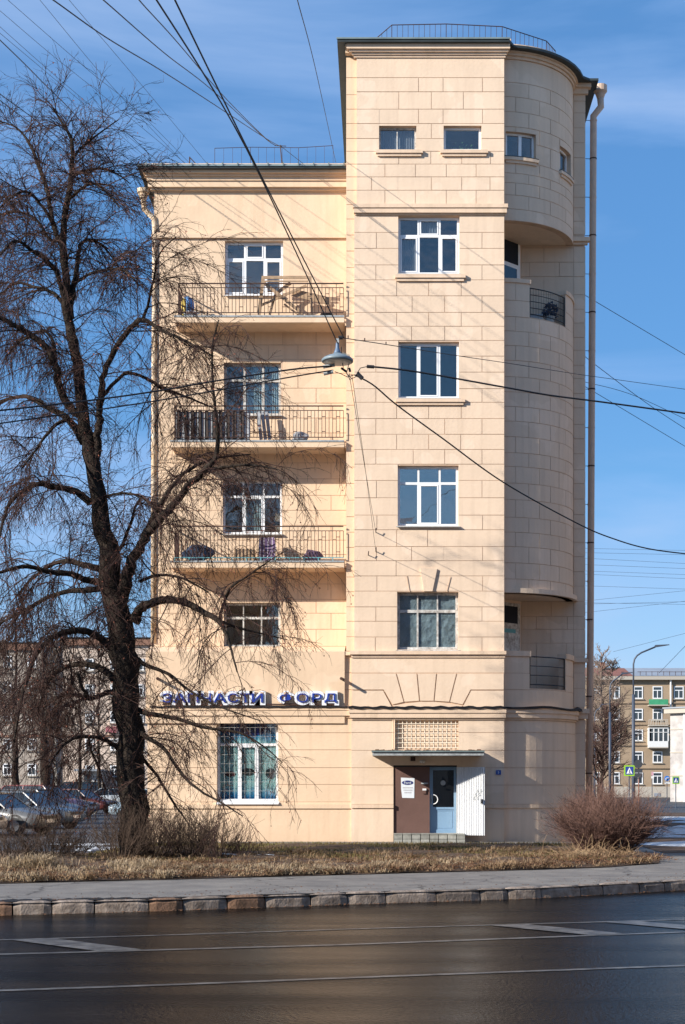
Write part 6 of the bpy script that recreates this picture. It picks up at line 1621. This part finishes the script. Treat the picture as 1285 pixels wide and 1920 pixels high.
def car(kind, loc, rz, color, label):
    c = CARS[kind]; t = thing('parked_car', loc, label, 'car', 'cars parked behind the lime tree'); t['_loc'] = (0, 0, 0); t.rotation_euler = (0, 0, rz)
    hw = c['W']/2; L = c['L']; x0 = -L/2; pm = mat('car_paint', color, .35, .5, 0.0, coat=.4)
    xs_ = c['hood']; g0 = x0+xs_; g1 = g0+c['ws']; g2 = g1+c['rf']; g3 = g2+c['rw']
    # lower body as a loft of cross sections (x, bottom, shoulder, half width)
    st_ = [(x0, .42, .62, hw*.80), (x0+.06, .30, .70, hw*.90), (x0+.35, .24, c['hoodz']-.10, hw*.97), (x0+xs_*.6, .22, c['hoodz']-.02, hw), (g0+.05, .22, c['belt'], hw), (0, .22, c['belt']+.01, hw), (g3-.1, .22, c['belt']+.04, hw), (L/2-.35, .24, c['deckz']-.02, hw*.97), (L/2-.06, .30, c['deckz']-.10, hw*.92), (L/2, .42, .75, hw*.84)]
    bm = bmesh.new(); rings = []
    for (x, zb0, zs, w) in st_:
        sec = [(-w*.92, zb0), (-w, zb0+.12), (-w, zb0+(zs-zb0)*.62), (-w*.95, zs-.03), (-w*.80, zs), (w*.80, zs), (w*.95, zs-.03), (w, zb0+(zs-zb0)*.62), (w, zb0+.12), (w*.92, zb0)]
        rings.append([bm.verts.new((x, y_, z)) for y_, z in sec])
    for a, b in zip(rings, rings[1:]):
        for k in range(10): bm.faces.new((a[k], b[k], b[(k+1) % 10], a[(k+1) % 10]))
    bm.faces.new(rings[0]); bm.faces.new(rings[-1][::-1]); bmesh.ops.recalc_face_normals(bm, faces=bm.faces)
    me = bpy.data.meshes.new('body'); bm.to_mesh(me); bm.free(); me.materials.append(pm); me.polygons.foreach_set('use_smooth', [True]*len(me.polygons))
    ob = bpy.data.objects.new('body', me); col.objects.link(ob); ob.parent = t
    # glasshouse
    b0, b1 = hw*.90, hw*.68; zb0, z1 = c['belt']-.02, c['top']
    V = [(g0, -b0, zb0), (g1, -b1, z1-.04), (g2, -b1, z1-.04), (g3, -b0, zb0+.04), (g0, b0, zb0), (g1, b1, z1-.04), (g2, b1, z1-.04), (g3, b0, zb0+.04)]
    m = MB(); m.v = V; m.f = [(0, 3, 2, 1), (4, 5, 6, 7), (0, 1, 5, 4), (2, 3, 7, 6), (1, 2, 6, 5)]; m.build('window_glass', 'carglass', t)
    m = MB(); m.prism([(g1-.03, -b1-.02, z1-.05), (g2+.03, -b1-.02, z1-.05), (g2+.03, b1+.02, z1-.05), (g1-.03, b1+.02, z1-.05)], (0, 0, .035))
    m.prism([(g1+.12, -b1*.8, z1-.014), (g2-.12, -b1*.8, z1-.014), (g2-.12, b1*.8, z1-.014), (g1+.12, b1*.8, z1-.014)], (0, 0, .02)); m.build('roof', pm, t)
    for s in (-1, 1):
        for (pa, pb) in (((g0, zb0), (g1, z1-.04)), ((g3, zb0+.04), (g2, z1-.04)), (((g1+g2)/2, zb0), ((g1+g2)/2, z1-.04))):
            MB().tube([(pa[0], s*(b0+.005), pa[1]), (pb[0], s*(b1+.005), pb[1])], .035, 5).build('pillar', pm, t)
    for sx in (x0+.82, L/2-.85):
        for s in (-1, 1):
            w_ = bpy.data.objects.new('wheel', None); col.objects.link(w_); w_.parent = t; w_['_loc'] = (0, 0, 0)
            yy = s*(hw-.10)
            MB().lathe((sx, yy-.11, .32), [(.001, 0), (.25, 0), (.32, .03), (.32, .19), (.25, .22), (.001, .22)], 20, 'y').build('tyre', 'tyre', w_, smooth=False)
            MB().lathe((sx, yy+s*.105-.01, .32), [(.001, 0), (.19, 0), (.19, .02), (.001, .02)], 10, 'y').build('rim', 'rim', w_)
            MB().lathe((sx, s*(hw-.012)-.008, .34), [(.001, 0), (.37, 0), (.37, .016), (.001, .016)], 20, 'y').build('wheel_arch', 'darktrim', t)
            MB().box(x0-.002 if True else 0, x0+.16, s*hw*.62-.14*s if s > 0 else s*hw*.62, s*hw*.62 if s > 0 else s*hw*.62+.14, .58, .70).build('headlight', 'headlight', t) if sx < 0 else \
            MB().box(L/2-.12, L/2+.004, s*hw*.62-.12, s*hw*.62+.12, .72, .86).build('tail_light', 'taillight', t)
    MB().box(x0-.012, x0+.05, -.26, .26, .42, .53).build('number_plate', 'numplate', t); MB().box(x0-.006, x0+.06, -hw*.5, hw*.5, .56, .66).build('grille', 'darktrim', t)
    for s in (-1, 1): MB().box(g0+.22, g0+.40, s*(hw+.02)-.07, s*(hw+.02)+.07, c['belt']+.01, c['belt']+.12).build('mirror', pm, t)
    return t
RR = math.radians
def carat(kind, px, D, rz, color, label): car(kind, (PX(px, D), D, -.01), RR(rz), color, label)
carat('sedan', -12, 53, 160, (.10, .105, .11), 'silver car with its front wheel showing at the left edge behind the shrubs')
carat('sedan', 50, 60, 160, (.05, .075, .11), 'blue grey sedan just behind the silver car')
carat('hatch', 72, 67, 160, (.035, .04, .055), 'black hatchback in the middle of the parked row')
carat('suv', 78, 75, 160, (.15, .02, .03), 'dark red tall car with sloping windscreen in the parked row')
carat('sedan', 106, 83, 160, (.03, .045, .09), 'dark blue sedan behind the dark red tall car')
carat('sedan', 150, 90, 158, (.10, .022, .02), 'maroon sedan in front of the silver sedan seen side on')
carat('sedan', 197, 112, 3, (.42, .45, .47), 'silver sedan seen side on beside the lime trunk')
carat('van', 142, 126, 4, (.05, .07, .07), 'dark minivan at the back of the yard below the porch')
carat('sedan', 215, 130, 4, (.22, .03, .05), 'red car roof visible behind the silver sedan')
carat('hatch', 284, 75, 8, (.32, .42, .50), 'light blue hatchback half hidden by the lime trunk')
carat('hatch', -110, 50, 160, (.25, .25, .26), 'grey hatchback beyond the left edge of the row')

# ------------------------------------------------------------------ unseen houses: one mirrored in a window, the rest added to shape light
ch_ = thing('light_bounce_house', (32, 40, 0), 'unseen house added beyond the right edge to bounce warm light', 'building')  # unseen house added to reflect warm sunlight onto the rounded bay
MB().box(32, 46, 8, 78, -.3, 18).build('wall', 'tanbrick', ch_); MB().prism([(31.5, 7.5, 18.01), (46.5, 7.5, 18.01), (39, 7.5, 21)], (0, 71, 0)).build('roof', 'greyroof', ch_)
for r_ in range(5):
    for k in range(20): MB().box(31.97, 32.02, 10+k*3.4, 11.3+k*3.4, 1.5+r_*3.3, 3.2+r_*3.3).build('window', 'glass_far', ch_)
ob_ = thing('opposite_house', (10, -16, 0), 'grey house across the street mirrored in the third floor tower window', 'building')
MB().box(-6, 22, -30, -16, -.2, 17.5).build('wall', 'greywall', ob_); MB().prism([(-6.5, -15.5, 17.51), (-6.5, -30.5, 17.51), (-6.5, -23, 20.5)], (29, 0, 0)).build('roof', 'greyroof', ob_)
for (xa_, xb_, hh, lb_) in ((-95, -50, 16.5, 'unseen long dark house added far along the street to block low sky'), (-46, -9, 18.5, 'unseen tall dark house added behind the viewer on the left to block low sky'), (25, 60, 18, 'unseen dark house added behind the viewer on the right to block low sky')):  # unseen houses added to screen off the bright low sky
    oo_ = thing('opposite_house', ((xa_+xb_)/2, -18, 0), lb_, 'building')
    MB().box(xa_, xb_, -32, -18, -.2, hh).build('wall', 'greywall', oo_); MB().prism([(xa_-.5, -17.5, hh+.01), (xa_-.5, -32.5, hh+.01), (xa_-.5, -25, hh+3)], (xb_-xa_+1, 0, 0)).build('roof', 'greyroof', oo_)
for r_ in range(5):
    for k in range(9): MB().box(-4.4+k*3, -3.1+k*3, -16.03, -15.98, 1.5+r_*3.2, 3.1+r_*3.2).build('window', 'glass_far', ob_)

# ------------------------------------------------------------------ tidy helper properties
for o in bpy.data.objects:
    if '_loc' in o: del o['_loc']
print('objects', len(bpy.data.objects), 'faces', sum(len(o.data.polygons) for o in bpy.data.objects if o.type == 'MESH'))
